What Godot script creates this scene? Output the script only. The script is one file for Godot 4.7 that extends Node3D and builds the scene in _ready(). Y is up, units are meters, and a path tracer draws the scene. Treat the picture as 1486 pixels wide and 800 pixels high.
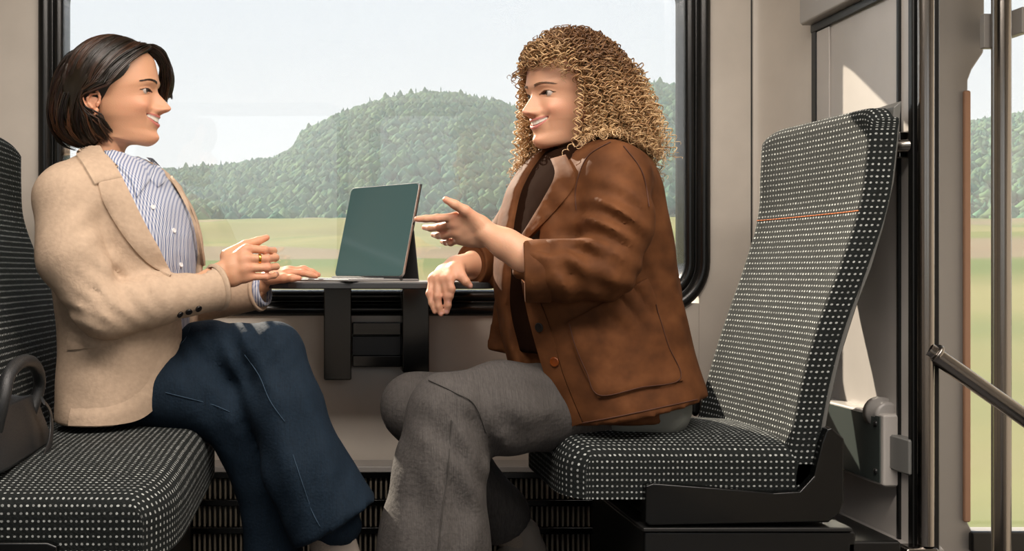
extends Node3D
# Two women talking across a small table in a railway carriage.
# Metres, y up.  The lens stands at (0, 0.77, 0) and looks along -z at the window side of the carriage.

const FOCAL := 1600.0          # focal length in pixels of the 1486 x 800 frame
const AXIS := Vector2(460.0, 395.0)   # where the lens axis meets the frame
const EYE_Y := 0.77

var rng := RandomNumberGenerator.new()
var used := {}
var M := {}


class MB:
	var v := PackedVector3Array()
	var n := PackedVector3Array()
	var uv := PackedVector2Array()
	var c := PackedColorArray()
	var i := PackedInt32Array()

	func add(p: Vector3, nn: Vector3, u := Vector2.ZERO, col := Color.WHITE) -> int:
		v.append(p)
		n.append(nn)
		uv.append(u)
		c.append(col)
		return v.size() - 1

	func tri(a: int, b: int, d: int) -> void:
		i.append(a)
		i.append(b)
		i.append(d)

	func quad(a: int, b: int, d: int, e: int) -> void:
		tri(a, b, d)
		tri(a, d, e)

	# turn every triangle so that its face agrees with its normals (clockwise is front)
	func mesh() -> ArrayMesh:
		var k := 0
		while k < i.size():
			var a := i[k]
			var b := i[k + 1]
			var d := i[k + 2]
			var g := (v[d] - v[a]).cross(v[b] - v[a])
			if g.dot(n[a] + n[b] + n[d]) < 0.0:
				i[k + 1] = d
				i[k + 2] = b
			k += 3
		var arr := []
		arr.resize(Mesh.ARRAY_MAX)
		arr[Mesh.ARRAY_VERTEX] = v
		arr[Mesh.ARRAY_NORMAL] = n
		arr[Mesh.ARRAY_TEX_UV] = uv
		arr[Mesh.ARRAY_COLOR] = c
		arr[Mesh.ARRAY_INDEX] = i
		var m := ArrayMesh.new()
		m.add_surface_from_arrays(Mesh.PRIMITIVE_TRIANGLES, arr)
		return m

	# box with chamfered, softly shaded edges
	func box(lo: Vector3, hi: Vector3, r := 0.002, col := Color.WHITE, t := Transform3D.IDENTITY) -> void:
		r = minf(r, 0.49 * minf(hi.x - lo.x, minf(hi.y - lo.y, hi.z - lo.z)))
		var id := {}
		for cx in 2:
			for cy in 2:
				for cz in 2:
					var corner := Vector3(hi.x if cx else lo.x, hi.y if cy else lo.y, hi.z if cz else lo.z)
					var inw := Vector3(-r if cx else r, -r if cy else r, -r if cz else r)
					for ax in 3:
						var p := corner + inw
						p[ax] = corner[ax]
						var nn := Vector3.ZERO
						nn[ax] = 1.0 if [cx, cy, cz][ax] else -1.0
						id[[cx, cy, cz, ax]] = add(t * p, t.basis * nn, Vector2(p.x + p.z, p.y), col)
		for ax in 3:
			var b := (ax + 1) % 3
			var d := (ax + 2) % 3
			for s in 2:
				var q := []
				for w in [[0, 0], [1, 0], [1, 1], [0, 1]]:
					var k := [0, 0, 0]
					k[ax] = s
					k[b] = w[0]
					k[d] = w[1]
					q.append(id[[k[0], k[1], k[2], ax]])
				quad(q[0], q[1], q[2], q[3])
			for s in 2:
				for w in 2:
					var k0 := [0, 0, 0]
					var k1 := [0, 0, 0]
					k1[ax] = 1
					k0[b] = s
					k1[b] = s
					k0[d] = w
					k1[d] = w
					quad(id[[k0[0], k0[1], k0[2], b]], id[[k1[0], k1[1], k1[2], b]], id[[k1[0], k1[1], k1[2], d]], id[[k0[0], k0[1], k0[2], d]])
		for cx in 2:
			for cy in 2:
				for cz in 2:
					tri(id[[cx, cy, cz, 0]], id[[cx, cy, cz, 1]], id[[cx, cy, cz, 2]])

	# tube along points; flat squeezes it along the second frame axis
	func tube(pts: PackedVector3Array, rad: PackedFloat32Array, sides := 8, cols := PackedColorArray(), closed := false, flat := 1.0, hint := Vector3.ZERO) -> void:
		var np := pts.size()
		var first := v.size()
		var up := hint if hint != Vector3.ZERO else Vector3(0.3, 0.9, 0.21)
		var len := 0.0
		for k in np:
			var tg := (pts[mini(k + 1, np - 1)] - pts[maxi(k - 1, 0)])
			if closed:
				tg = pts[(k + 1) % np] - pts[(k + np - 1) % np]
			tg = tg.normalized()
			var sx := (up - tg * up.dot(tg)).normalized()
			var sy := tg.cross(sx)
			if hint == Vector3.ZERO:
				up = sx
			var r := rad[mini(k, rad.size() - 1)]
			var col := cols[mini(k, cols.size() - 1)] if cols.size() else Color.WHITE
			if k:
				len += pts[k].distance_to(pts[k - 1])
			for s in sides:
				var an := TAU * s / sides
				var o := sx * (cos(an) * r) + sy * (sin(an) * r * flat)
				add(pts[k] + o, (sx * cos(an) * flat + sy * sin(an)).normalized(), Vector2(float(s) / sides, len), col)
		var segs := np if closed else np - 1
		for k in segs:
			var k2 := (k + 1) % np
			for s in sides:
				var s2 := (s + 1) % sides
				quad(first + k * sides + s, first + k * sides + s2, first + k2 * sides + s2, first + k2 * sides + s)
		if not closed:
			for e in 2:
				var k := 0 if e == 0 else np - 1
				var tg2 := (pts[0] - pts[1]).normalized() if e == 0 else (pts[np - 1] - pts[np - 2]).normalized()
				if rad[mini(k, rad.size() - 1)] < 0.0008:
					continue
				var cc := add(pts[k], tg2, Vector2.ZERO, cols[mini(k, cols.size() - 1)] if cols.size() else Color.WHITE)
				var ring := v.size()
				for s in sides:
					add(v[first + k * sides + s], tg2, Vector2.ZERO, c[first + k * sides + s])
				for s in sides:
					tri(cc, ring + s, ring + (s + 1) % sides)

	# surface of revolution: profile (radius, height) around axis at origin o
	func lathe(o: Vector3, axis: Vector3, prof: PackedVector2Array, sides := 20, col := Color.WHITE) -> void:
		axis = axis.normalized()
		var sx := axis.cross(Vector3(0.31, 0.52, 0.79)).normalized()
		var sy := axis.cross(sx)
		var first := v.size()
		for k in prof.size():
			var t := prof[mini(k + 1, prof.size() - 1)] - prof[maxi(k - 1, 0)]
			var nn := Vector2(t.y, -t.x).normalized()
			for s in sides:
				var an := TAU * s / sides
				var rd := sx * cos(an) + sy * sin(an)
				add(o + rd * prof[k].x + axis * prof[k].y, rd * nn.x + axis * nn.y, Vector2(an, prof[k].y), col)
		for k in prof.size() - 1:
			for s in sides:
				var s2 := (s + 1) % sides
				quad(first + k * sides + s, first + k * sides + s2, first + (k + 1) * sides + s2, first + (k + 1) * sides + s)

	# polygon in local xy extruded along local z from z0 to z1
	func prism(poly: PackedVector2Array, z0: float, z1: float, t := Transform3D.IDENTITY, col := Color.WHITE, bevel := 0.0) -> void:
		var ids := Geometry2D.triangulate_polygon(poly)
		var cw := Geometry2D.is_polygon_clockwise(poly)
		var np := poly.size()
		var inner := PackedVector2Array()
		for k in np:
			var e0 := (poly[k] - poly[(k + np - 1) % np]).normalized()
			var e1 := (poly[(k + 1) % np] - poly[k]).normalized()
			var nn := (Vector2(e0.y, -e0.x) + Vector2(e1.y, -e1.x)).normalized()
			if cw:
				nn = -nn
			inner.append(poly[k] - nn * bevel)
		for s in 2:
			var z := z0 if s == 0 else z1
			var nz := Vector3(0, 0, -1.0 if (s == 0) == (z0 < z1) else 1.0)
			var f := v.size()
			for p in inner:
				add(t * Vector3(p.x, p.y, z), t.basis * nz, p, col)
			for k in range(0, ids.size(), 3):
				tri(f + ids[k], f + ids[k + 1], f + ids[k + 2])
		var zb := bevel if z1 > z0 else -bevel
		for k in np:
			var k2 := (k + 1) % np
			var e := (poly[k2] - poly[k]).normalized()
			var n2 := Vector2(e.y, -e.x)
			if cw:
				n2 = -n2
			var nn := t.basis * Vector3(n2.x, n2.y, 0)
			var a := add(t * Vector3(poly[k].x, poly[k].y, z0 + zb), nn, Vector2.ZERO, col)
			var b := add(t * Vector3(poly[k2].x, poly[k2].y, z0 + zb), nn, Vector2.ZERO, col)
			var d := add(t * Vector3(poly[k2].x, poly[k2].y, z1 - zb), nn, Vector2.ZERO, col)
			var g := add(t * Vector3(poly[k].x, poly[k].y, z1 - zb), nn, Vector2.ZERO, col)
			quad(a, b, d, g)
			if bevel > 0.0:
				var zs := t.basis * Vector3(0, 0, signf(z1 - z0))
				var h0 := add(t * Vector3(inner[k].x, inner[k].y, z0), -zs, Vector2.ZERO, col)
				var h1 := add(t * Vector3(inner[k2].x, inner[k2].y, z0), -zs, Vector2.ZERO, col)
				quad(h0, h1, b, a)
				var h2 := add(t * Vector3(inner[k].x, inner[k].y, z1), zs, Vector2.ZERO, col)
				var h3 := add(t * Vector3(inner[k2].x, inner[k2].y, z1), zs, Vector2.ZERO, col)
				quad(g, d, h3, h2)

	# regular grid of points; sign picks the side that normals point to
	func grid(pts: PackedVector3Array, uvs: PackedVector2Array, nu: int, nv: int, sign := 1.0, cols := PackedColorArray(), wrap_v := false) -> void:
		var f := v.size()
		for a in nu:
			for b in nv:
				var b0 := b - 1
				var b1 := b + 1
				if wrap_v:
					b0 = (b0 + nv) % nv
					b1 = b1 % nv
				else:
					b0 = maxi(b0, 0)
					b1 = mini(b1, nv - 1)
				var du := pts[mini(a + 1, nu - 1) * nv + b] - pts[maxi(a - 1, 0) * nv + b]
				var dv := pts[a * nv + b1] - pts[a * nv + b0]
				var nn := du.cross(dv).normalized() * sign
				add(pts[a * nv + b], nn, uvs[a * nv + b] if uvs.size() else Vector2.ZERO, cols[a * nv + b] if cols.size() else Color.WHITE)
		for a in nu - 1:
			for b in (nv if wrap_v else nv - 1):
				var b2 := (b + 1) % nv
				quad(f + a * nv + b, f + a * nv + b2, f + (a + 1) * nv + b2, f + (a + 1) * nv + b)


# stacked ellipses: a trunk given by its front and back outline and its width at a row of heights
class Trunk:
	var y0 := 0.0
	var y1 := 1.0
	var N := 48
	var cx := PackedFloat32Array()
	var cz := PackedFloat32Array()
	var hx := PackedFloat32Array()
	var hz := PackedFloat32Array()
	var fw := Vector3(1, 0, 0)
	var lat := Vector3(0, 0, 1)
	var grow := 0.0

	func look(p: Vector3) -> PackedFloat32Array:   # [forward, lateral, hx, hz]
		var t := clampf((p.y - y0) / (y1 - y0), 0.0, 1.0) * (N - 1)
		var a := mini(int(t), N - 2)
		var f := t - a
		var q := Vector3(p.x - lerpf(cx[a], cx[a + 1], f), 0, p.z - lerpf(cz[a], cz[a + 1], f))
		return PackedFloat32Array([q.dot(fw), q.dot(lat), lerpf(hx[a], hx[a + 1], f) + grow, lerpf(hz[a], hz[a + 1], f) + grow])

	func d(p: Vector3) -> float:
		var t := clampf((p.y - y0) / (y1 - y0), 0.0, 1.0) * (N - 1)
		var a := mini(int(t), N - 2)
		var f := t - a
		var qx := p.x - lerpf(cx[a], cx[a + 1], f)
		var qz := p.z - lerpf(cz[a], cz[a + 1], f)
		var h := lerpf(hx[a], hx[a + 1], f) + grow
		var w := lerpf(hz[a], hz[a + 1], f) + grow
		var xl := absf(qx * fw.x + qz * fw.z) / h
		var zl := absf(qx * lat.x + qz * lat.z) / w
		var m := pow(pow(xl, 2.4) + pow(zl, 2.4), 0.41667)
		var r := (m - 1.0) * minf(h, w)
		return maxf(r, maxf(p.y - y1 - grow, y0 - grow - p.y))


class Sdf:
	var a := PackedVector3Array()
	var b := PackedVector3Array()
	var ra := PackedFloat32Array()
	var rb := PackedFloat32Array()
	var k := PackedFloat32Array()
	var sq := PackedVector3Array()      # squash axis times (1/q - 1)
	var sa := PackedVector3Array()      # squash axis
	var mul := PackedFloat32Array()
	var trunk: Trunk
	var tk := 0.02
	var bent := false                   # whether post() changes the field
	var tint := false                   # whether colour() gives vertex colours
	var all := PackedInt32Array()

	func cone(p: Vector3, q: Vector3, r0: float, r1: float, kk := 0.02, axis := Vector3.ZERO, f := 1.0) -> void:
		all.append(a.size())
		a.append(p)
		b.append(q)
		ra.append(r0)
		rb.append(r1)
		k.append(kk)
		var ax := axis.normalized() if axis != Vector3.ZERO else Vector3.ZERO
		sa.append(ax)
		sq.append(ax * (1.0 / f - 1.0))
		mul.append(minf(1.0, f))

	func chain(pts: Array, rad: Array, kk := 0.02) -> void:
		for j in pts.size() - 1:
			cone(pts[j], pts[j + 1], rad[j], rad[j + 1], kk)

	func one(p: Vector3, j: int) -> float:
		var pa := p - a[j]
		if mul[j] != 1.0 or sq[j] != Vector3.ZERO:
			pa += sq[j] * pa.dot(sa[j])
		var ba := b[j] - a[j]
		var l := ba.length_squared()
		var t := clampf(pa.dot(ba) / l, 0.0, 1.0) if l > 1e-12 else 0.0
		return ((pa - ba * t).length() - lerpf(ra[j], rb[j], t)) * mul[j]

	func cull(p: Vector3, R: float) -> PackedInt32Array:
		var ds := PackedFloat32Array()
		var best := 1e9
		for j in a.size():
			var e := one(p, j)
			ds.append(e)
			best = minf(best, e)
		if trunk:
			best = minf(best, trunk.d(p))
		var out := PackedInt32Array()
		for j in a.size():
			if ds[j] < best + 2.0 * R + k[j]:
				out.append(j)
		return out

	func eval(p: Vector3, list: PackedInt32Array) -> float:
		var r := 1e9
		if trunk:
			r = trunk.d(p)
		for j in list:
			var pa := p - a[j]
			if sq[j] != Vector3.ZERO:
				pa += sq[j] * pa.dot(sa[j])
			var ba := b[j] - a[j]
			var l := ba.length_squared()
			var t := clampf(pa.dot(ba) / l, 0.0, 1.0) if l > 1e-12 else 0.0
			var e := ((pa - ba * t).length() - lerpf(ra[j], rb[j], t)) * mul[j]
			var kk := k[j]
			var h := kk - absf(r - e)
			r = minf(r, e)
			if h > 0.0:
				r -= h * h / kk * 0.25
		return post(p, r) if bent else r

	func post(_p: Vector3, r: float) -> float:
		return r

	func colour(_p: Vector3) -> Color:
		return Color.WHITE

	func at(p: Vector3) -> float:
		return eval(p, all)

	func normal(p: Vector3) -> Vector3:
		var e := 0.002
		var d0 := at(p)
		return Vector3(at(p + Vector3(e, 0, 0)) - d0, at(p + Vector3(0, e, 0)) - d0, at(p + Vector3(0, 0, e)) - d0).normalized()

	func bounds() -> AABB:
		var bb := AABB(a[0], Vector3.ZERO) if a.size() else AABB(Vector3(trunk.cx[0], trunk.y0, trunk.cz[0]), Vector3.ZERO)
		for j in a.size():
			var f := 1.0 / (1.0 + sq[j].dot(sa[j]))
			var r := maxf(ra[j], rb[j]) * maxf(1.0, f) + 0.015
			bb = bb.merge(AABB(a[j] - Vector3.ONE * r, Vector3.ONE * 2 * r)).merge(AABB(b[j] - Vector3.ONE * r, Vector3.ONE * 2 * r))
		if trunk:
			for j in trunk.N:
				var y := lerpf(trunk.y0, trunk.y1, float(j) / (trunk.N - 1))
				var r := maxf(trunk.hx[j], trunk.hz[j]) + trunk.grow + 0.015
				bb = bb.merge(AABB(Vector3(trunk.cx[j] - r, y - 0.03, trunk.cz[j] - r), Vector3(2 * r, 0.06, 2 * r)))
		return bb


# surface nets
func nets(mb: MB, s: Sdf, cell: float, col := Color.WHITE, relax := 0) -> void:
	var bb := s.bounds()
	var lo := bb.position - Vector3.ONE * cell * 2.0
	var nx := int(bb.size.x / cell) + 6
	var ny := int(bb.size.y / cell) + 6
	var nz := int(bb.size.z / cell) + 6
	var g := PackedFloat32Array()
	g.resize(nx * ny * nz)
	g.fill(1e9)
	var vid := PackedInt32Array()
	vid.resize(nx * ny * nz)
	vid.fill(-1)
	var B := 5
	var R := cell * B * 0.8661
	var act := []
	for bz in range(0, nz, B):
		for by in range(0, ny, B):
			for bx in range(0, nx, B):
				var cpt := lo + Vector3(bx + B * 0.5 - 0.5, by + B * 0.5 - 0.5, bz + B * 0.5 - 0.5) * cell
				var list := s.cull(cpt, R + cell)
				if absf(s.eval(cpt, list)) > R * 1.15 + cell * 2.0 + (0.02 if s.bent else 0.0):
					continue
				act.append(Vector3i(bx, by, bz))
				for z in range(bz, mini(bz + B, nz)):
					for y in range(by, mini(by + B, ny)):
						var row := (z * ny + y) * nx
						for x in range(bx, mini(bx + B, nx)):
							g[row + x] = s.eval(lo + Vector3(x, y, z) * cell, list)
	var off := PackedInt32Array([0, 1, nx, nx + 1, nx * ny, nx * ny + 1, nx * ny + nx, nx * ny + nx + 1])
	var ed := PackedInt32Array([0, 1, 2, 3, 4, 5, 6, 7, 0, 2, 1, 3, 4, 6, 5, 7, 0, 4, 1, 5, 2, 6, 3, 7])
	var base := mb.v.size()
	for blk: Vector3i in act:
		for z in range(blk.z, mini(blk.z + B, nz - 1)):
			for y in range(blk.y, mini(blk.y + B, ny - 1)):
				for x in range(blk.x, mini(blk.x + B, nx - 1)):
					var o := (z * ny + y) * nx + x
					var m := 0
					var bad := false
					for q in 8:
						var d := g[o + off[q]]
						if d > 1e8:
							bad = true
							break
						if d < 0.0:
							m |= 1 << q
					if bad or m == 0 or m == 255:
						continue
					var acc := Vector3.ZERO
					var cnt := 0
					for e in 12:
						var p0 := ed[e * 2]
						var p1 := ed[e * 2 + 1]
						if ((m >> p0) & 1) != ((m >> p1) & 1):
							var d0 := g[o + off[p0]]
							var d1 := g[o + off[p1]]
							var t := d0 / (d0 - d1)
							var q0 := Vector3(p0 & 1, (p0 >> 1) & 1, p0 >> 2)
							var q1 := Vector3(p1 & 1, (p1 >> 1) & 1, p1 >> 2)
							acc += q0.lerp(q1, t)
							cnt += 1
					var p := lo + (Vector3(x, y, z) + acc / cnt) * cell
					vid[o] = mb.add(p, Vector3.ZERO, Vector2(p.x, p.y), s.colour(p) if s.tint else col)
	var f0 := mb.i.size()
	for blk: Vector3i in act:
		for z in range(maxi(blk.z, 1), mini(blk.z + B, nz - 1)):
			for y in range(maxi(blk.y, 1), mini(blk.y + B, ny - 1)):
				for x in range(maxi(blk.x, 1), mini(blk.x + B, nx - 1)):
					var o := (z * ny + y) * nx + x
					var d := g[o]
					if d > 1e8:
						continue
					var ins := d < 0.0
					for ax in 3:
						var st := 1 if ax == 0 else (nx if ax == 1 else nx * ny)
						var d2 := g[o + st]
						if d2 > 1e8 or (d2 < 0.0) == ins:
							continue
						var s1 := nx if ax == 0 else (nx * ny if ax == 1 else 1)
						var s2 := nx * ny if ax == 0 else (1 if ax == 1 else nx)
						var i0 := vid[o - s1 - s2]
						var i1 := vid[o - s2]
						var i2 := vid[o]
						var i3 := vid[o - s1]
						if i0 < 0 or i1 < 0 or i2 < 0 or i3 < 0:
							continue
						if ins:
							mb.quad(i0, i3, i2, i1)
						else:
							mb.quad(i0, i1, i2, i3)
	# let every point slide towards the mean of its neighbours, which takes the steps out of cut edges
	for pass_ in relax:
		var sum := PackedVector3Array()
		sum.resize(mb.v.size() - base)
		var cnt := PackedInt32Array()
		cnt.resize(mb.v.size() - base)
		for t in range(f0, mb.i.size(), 3):
			for e in 3:
				var a := mb.i[t + e] - base
				var b := mb.i[t + (e + 1) % 3]
				sum[a] += mb.v[b]
				cnt[a] += 1
		for q in cnt.size():
			if cnt[q]:
				mb.v[base + q] = mb.v[base + q].lerp(sum[q] / cnt[q], 0.6)
	for t in range(f0, mb.i.size(), 3):
		var a := mb.i[t]
		var b := mb.i[t + 1]
		var d := mb.i[t + 2]
		var fn := (mb.v[d] - mb.v[a]).cross(mb.v[b] - mb.v[a])
		mb.n[a] += fn
		mb.n[b] += fn
		mb.n[d] += fn
	for q in range(base, mb.v.size()):
		mb.n[q] = mb.n[q].normalized()


# a point at a given distance, measured on the photograph
func P(px: float, py: float, d: float) -> Vector3:
	return Vector3((px - AXIS.x) * d / FOCAL, EYE_Y - (py - AXIS.y) * d / FOCAL, -d)


func numbered(called: String) -> String:
	var k: int = used.get(called, 0)
	used[called] = k + 1
	return called if k == 0 else "%s_%03d" % [called, k]


func origin_of(o: Node) -> Vector3:
	var p := Vector3.ZERO
	while o != self and o is Node3D:
		p += o.position
		o = o.get_parent()
	return p


func obj(called: String, mb: MB, m: Material, parent: Node = self) -> MeshInstance3D:
	var o := MeshInstance3D.new()
	o.name = numbered(called) if parent == self else called
	o.mesh = mb.mesh()
	o.material_override = m
	parent.add_child(o, true)
	o.position = -origin_of(parent)
	return o


func thing(called: String, label: String, category: String, at := Vector3.ZERO, group := "") -> Node3D:
	var o := Node3D.new()
	o.name = numbered(called)
	add_child(o)
	o.position = at
	o.set_meta("label", label)
	o.set_meta("category", category)
	if group:
		o.set_meta("group", group)
	return o


func tag(o: Node, label: String, category: String, group := "", kind := "") -> void:
	o.set_meta("label", label)
	o.set_meta("category", category)
	if group:
		o.set_meta("group", group)
	if kind:
		o.set_meta("kind", kind)


func struct(called: String, mb: MB, m: Material, label := "") -> MeshInstance3D:
	var o := obj(called, mb, m)
	o.set_meta("kind", "structure")
	if label:
		o.set_meta("label", label)
	return o


func noise_tex(freq: float, seed_: int, ramp: Array, size := 256, normal := 0.0, octaves := 4, type := FastNoiseLite.TYPE_SIMPLEX_SMOOTH) -> NoiseTexture2D:
	var nz := FastNoiseLite.new()
	nz.seed = seed_
	nz.noise_type = type
	nz.frequency = freq
	nz.fractal_octaves = octaves
	var t := NoiseTexture2D.new()
	t.width = size
	t.height = size
	t.seamless = true
	t.noise = nz
	if normal > 0.0:
		t.as_normal_map = true
		t.bump_strength = normal
	elif ramp.size():
		var gr := Gradient.new()
		var of := PackedFloat32Array()
		var cl := PackedColorArray()
		for k in ramp.size():
			of.append(float(k) / (ramp.size() - 1))
			cl.append(ramp[k])
		gr.offsets = of
		gr.colors = cl
		t.color_ramp = gr
	return t


func mat(col: Color, rough := 0.6, metal := 0.0, spec := 0.5) -> StandardMaterial3D:
	var m := StandardMaterial3D.new()
	m.albedo_color = col
	m.roughness = rough
	m.metallic = metal
	m.metallic_specular = spec
	return m


func tri_tex(m: StandardMaterial3D, tex: Texture2D, per_metre: float, nrm: Texture2D = null, ns := 0.5) -> StandardMaterial3D:
	m.uv1_triplanar = true
	m.uv1_world_triplanar = true
	m.uv1_scale = Vector3.ONE * per_metre
	if tex:
		m.albedo_texture = tex
	if nrm:
		m.normal_enabled = true
		m.normal_texture = nrm
		m.normal_scale = ns
	return m


func spline(pts: Array, n: int) -> Array:     # Catmull-Rom through Vector2, Vector3 or float points
	var out := []
	var k := pts.size()
	for j in n:
		var t := float(j) / (n - 1) * (k - 1)
		var a := mini(int(t), k - 2)
		var f := t - a
		var p0 = pts[maxi(a - 1, 0)]
		var p1 = pts[a]
		var p2 = pts[a + 1]
		var p3 = pts[mini(a + 2, k - 1)]
		out.append(0.5 * (2.0 * p1 + (p2 - p0) * f + (2.0 * p0 - 5.0 * p1 + 4.0 * p2 - p3) * f * f + (3.0 * p1 - p0 - 3.0 * p2 + p3) * f * f * f))
	return out


func tubes(mb: MB, pts: Array, r: float, sides := 10, n := 0) -> void:
	var q := PackedVector3Array(spline(pts, n) if n else pts)
	mb.tube(q, PackedFloat32Array([r]), sides)


func _ready() -> void:
	rng.seed = 7
	# camera: level, square on to the window wall, with the lens shifted sideways
	var cam := Camera3D.new()
	cam.name = "camera"
	cam.projection = Camera3D.PROJECTION_FRUSTUM
	cam.near = 0.05
	cam.far = 4000.0
	cam.size = 800.0 / FOCAL * cam.near
	cam.frustum_offset = Vector2((743.0 - AXIS.x) / FOCAL, -(400.0 - AXIS.y) / FOCAL) * cam.near
	cam.position = Vector3(0, EYE_Y, 0)
	add_child(cam)
	cam.current = true

	# sky: thin bright haze over the valley
	var we := WorldEnvironment.new()
	we.name = "world_environment"
	var env := Environment.new()
	env.background_mode = Environment.BG_SKY
	var sky := Sky.new()
	var sm := ProceduralSkyMaterial.new()
	sm.sky_horizon_color = Color(0.97, 0.97, 0.955)
	sm.sky_top_color = Color(0.78, 0.85, 0.94)
	sm.sky_curve = 0.22
	sm.sky_energy_multiplier = 1.03
	sm.ground_bottom_color = Color(0.35, 0.37, 0.30)
	sm.ground_horizon_color = Color(0.60, 0.62, 0.55)
	sm.sun_angle_max = 1.0
	sky.sky_material = sm
	env.sky = sky
	env.tonemap_mode = Environment.TONE_MAPPER_LINEAR
	env.tonemap_exposure = 1.0
	env.volumetric_fog_enabled = true
	env.volumetric_fog_density = 0.0
	env.sdfgi_enabled = true
	env.ssao_enabled = true
	env.ssil_enabled = true
	we.environment = env
	add_child(we)

	# sun: beyond the window, high and towards the dark-haired woman's side
	var sun := DirectionalLight3D.new()
	sun.name = "sun"
	sun.light_color = Color(1.0, 0.945, 0.86)
	sun.light_energy = 5.0
	sun.light_angular_distance = 0.6
	sun.shadow_enabled = true
	sun.sky_mode = DirectionalLight3D.SKY_MODE_LIGHT_ONLY
	var to_sun := Vector3(-0.42, 0.50, -0.75).normalized()
	add_child(sun)
	sun.look_at_from_position(Vector3.ZERO, -to_sun, Vector3.UP)

	# added fill lamps, out of view under the ceiling: two long strips
	fill_lamp(Vector3(0.35, 2.12, -1.0), Vector2(2.6, 0.36), 7.0)
	fill_lamp(Vector3(0.35, 2.12, -1.75), Vector2(2.6, 0.24), 2.0)

	materials()
	build_outside()
	# morning haze hanging in the valley
	var fog := FogVolume.new()
	fog.name = "haze"
	fog.shape = RenderingServer.FOG_VOLUME_SHAPE_BOX
	fog.size = Vector3(1400, 150, 420)
	fog.position = Vector3(60, 60, -262)
	var fm := FogMaterial.new()
	fm.density = 0.00075
	fm.albedo = Color(0.94, 0.98, 1.0)
	fog.material = fm
	add_child(fog)
	tag(fog, "pale haze hanging over the valley", "haze", "", "stuff")
	build_room()
	build_entrance()
	build_seats()
	build_table()
	build_dark_haired_woman()
	build_curly_woman()
	build_bag()


func fill_lamp(at: Vector3, size: Vector2, energy: float) -> void:  # unseen lamp added to brighten the cabin and the faces
	var t := thing("fill_lamp", "long flat fill lamp strip added over the aisle" if at.z > -1.5 else "narrower fill lamp strip added over the seats", "lamp", at)
	var f := MB.new()
	f.box(at + Vector3(-size.x / 2 - 0.02, -0.012, -size.y / 2 - 0.02), at + Vector3(size.x / 2 + 0.02, 0.03, size.y / 2 + 0.02), 0.004)
	obj("housing", f, mat(Color(0.8, 0.8, 0.8), 0.4), t)
	var g := MB.new()
	g.box(at + Vector3(-size.x / 2, -0.02, -size.y / 2), at + Vector3(size.x / 2, -0.0125, size.y / 2), 0.002)
	var gm := mat(Color(1, 1, 1), 0.5)
	gm.emission_enabled = true
	gm.emission = Color(1.0, 0.955, 0.91)
	gm.emission_energy_multiplier = 1.0
	obj("fill_lamp_diffuser", g, gm, t)
	var l := AreaLight3D.new()
	l.name = "fill_lamp_light"
	l.area_size = size
	l.area_normalize_energy = true
	l.light_color = Color(1.0, 0.955, 0.91)
	l.light_energy = energy
	l.shadow_enabled = true
	add_child(l)
	l.look_at_from_position(at + Vector3(0, -0.03, 0), at + Vector3(0, -1, 0), Vector3(0, 0, 1))


func moquette() -> ImageTexture:
	var n := 512
	var cells := 16
	var im := Image.create(n, n, false, Image.FORMAT_RGB8)
	var r := RandomNumberGenerator.new()
	r.seed = 3
	for y in n:
		for x in n:
			var s := 0.075 + 0.035 * r.randf() + (0.012 if (y / 4) % 2 == 0 else 0.0)
			im.set_pixel(x, y, Color(s * 0.92, s * 1.05, s * 1.03))
	var cs := n / cells
	for cy in cells:
		for cx in cells:
			var mx := (cx + 0.5) * cs + r.randf_range(-1.2, 1.2)
			var my := (cy + 0.5) * cs + r.randf_range(-1.0, 1.0)
			var br := r.randf_range(0.52, 0.76)
			var wx := r.randf_range(6.6, 8.2)
			var wy := r.randf_range(4.6, 5.8)
			for y in range(int(my - 9), int(my + 10)):
				for x in range(int(mx - 11), int(mx + 12)):
					var q := pow(absf(x - mx) / wx, 2.4) + pow(absf(y - my) / wy, 2.4)
					if q < 1.0:
						var b := br * (0.86 + 0.14 * r.randf())
						im.set_pixel(posmod(x, n), posmod(y, n), Color(b * 0.97, b * 0.99, b * 0.98))
	return ImageTexture.create_from_image(im)


func stripes() -> ImageTexture:
	var n := 256
	var im := Image.create(n, n, false, Image.FORMAT_RGB8)
	var r := RandomNumberGenerator.new()
	r.seed = 5
	for y in n:
		for x in n:
			var ph := (x % 32)
			var c := Color(0.80, 0.81, 0.84)
			if ph < 11:
				c = Color(0.36, 0.42, 0.58)
			elif ph < 13 or ph > 29:
				c = Color(0.60, 0.63, 0.72)
			var j := 0.94 + 0.06 * r.randf()
			im.set_pixel(x, y, c * j)
	return ImageTexture.create_from_image(im)


func slub(n: int, lo: Color, hi: Color, along: float, across: float, sd: int) -> ImageTexture:
	var nz := FastNoiseLite.new()
	nz.seed = sd
	nz.frequency = 1.0
	nz.fractal_octaves = 3
	var im := Image.create(n, n, false, Image.FORMAT_RGB8)
	for y in n:
		for x in n:
			# wrap by walking on a torus
			var a := TAU * x / n
			var b := TAU * y / n
			var q := nz.get_noise_3d(cos(a) * across + 7.0, sin(a) * across, cos(b) * along) * 0.6 + nz.get_noise_3d(sin(b) * along, cos(a) * across * 2.0, sin(a) * across * 2.0 + 9.0) * 0.4
			im.set_pixel(x, y, lo.lerp(hi, clampf(0.5 + q, 0.0, 1.0)))
	return ImageTexture.create_from_image(im)


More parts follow.
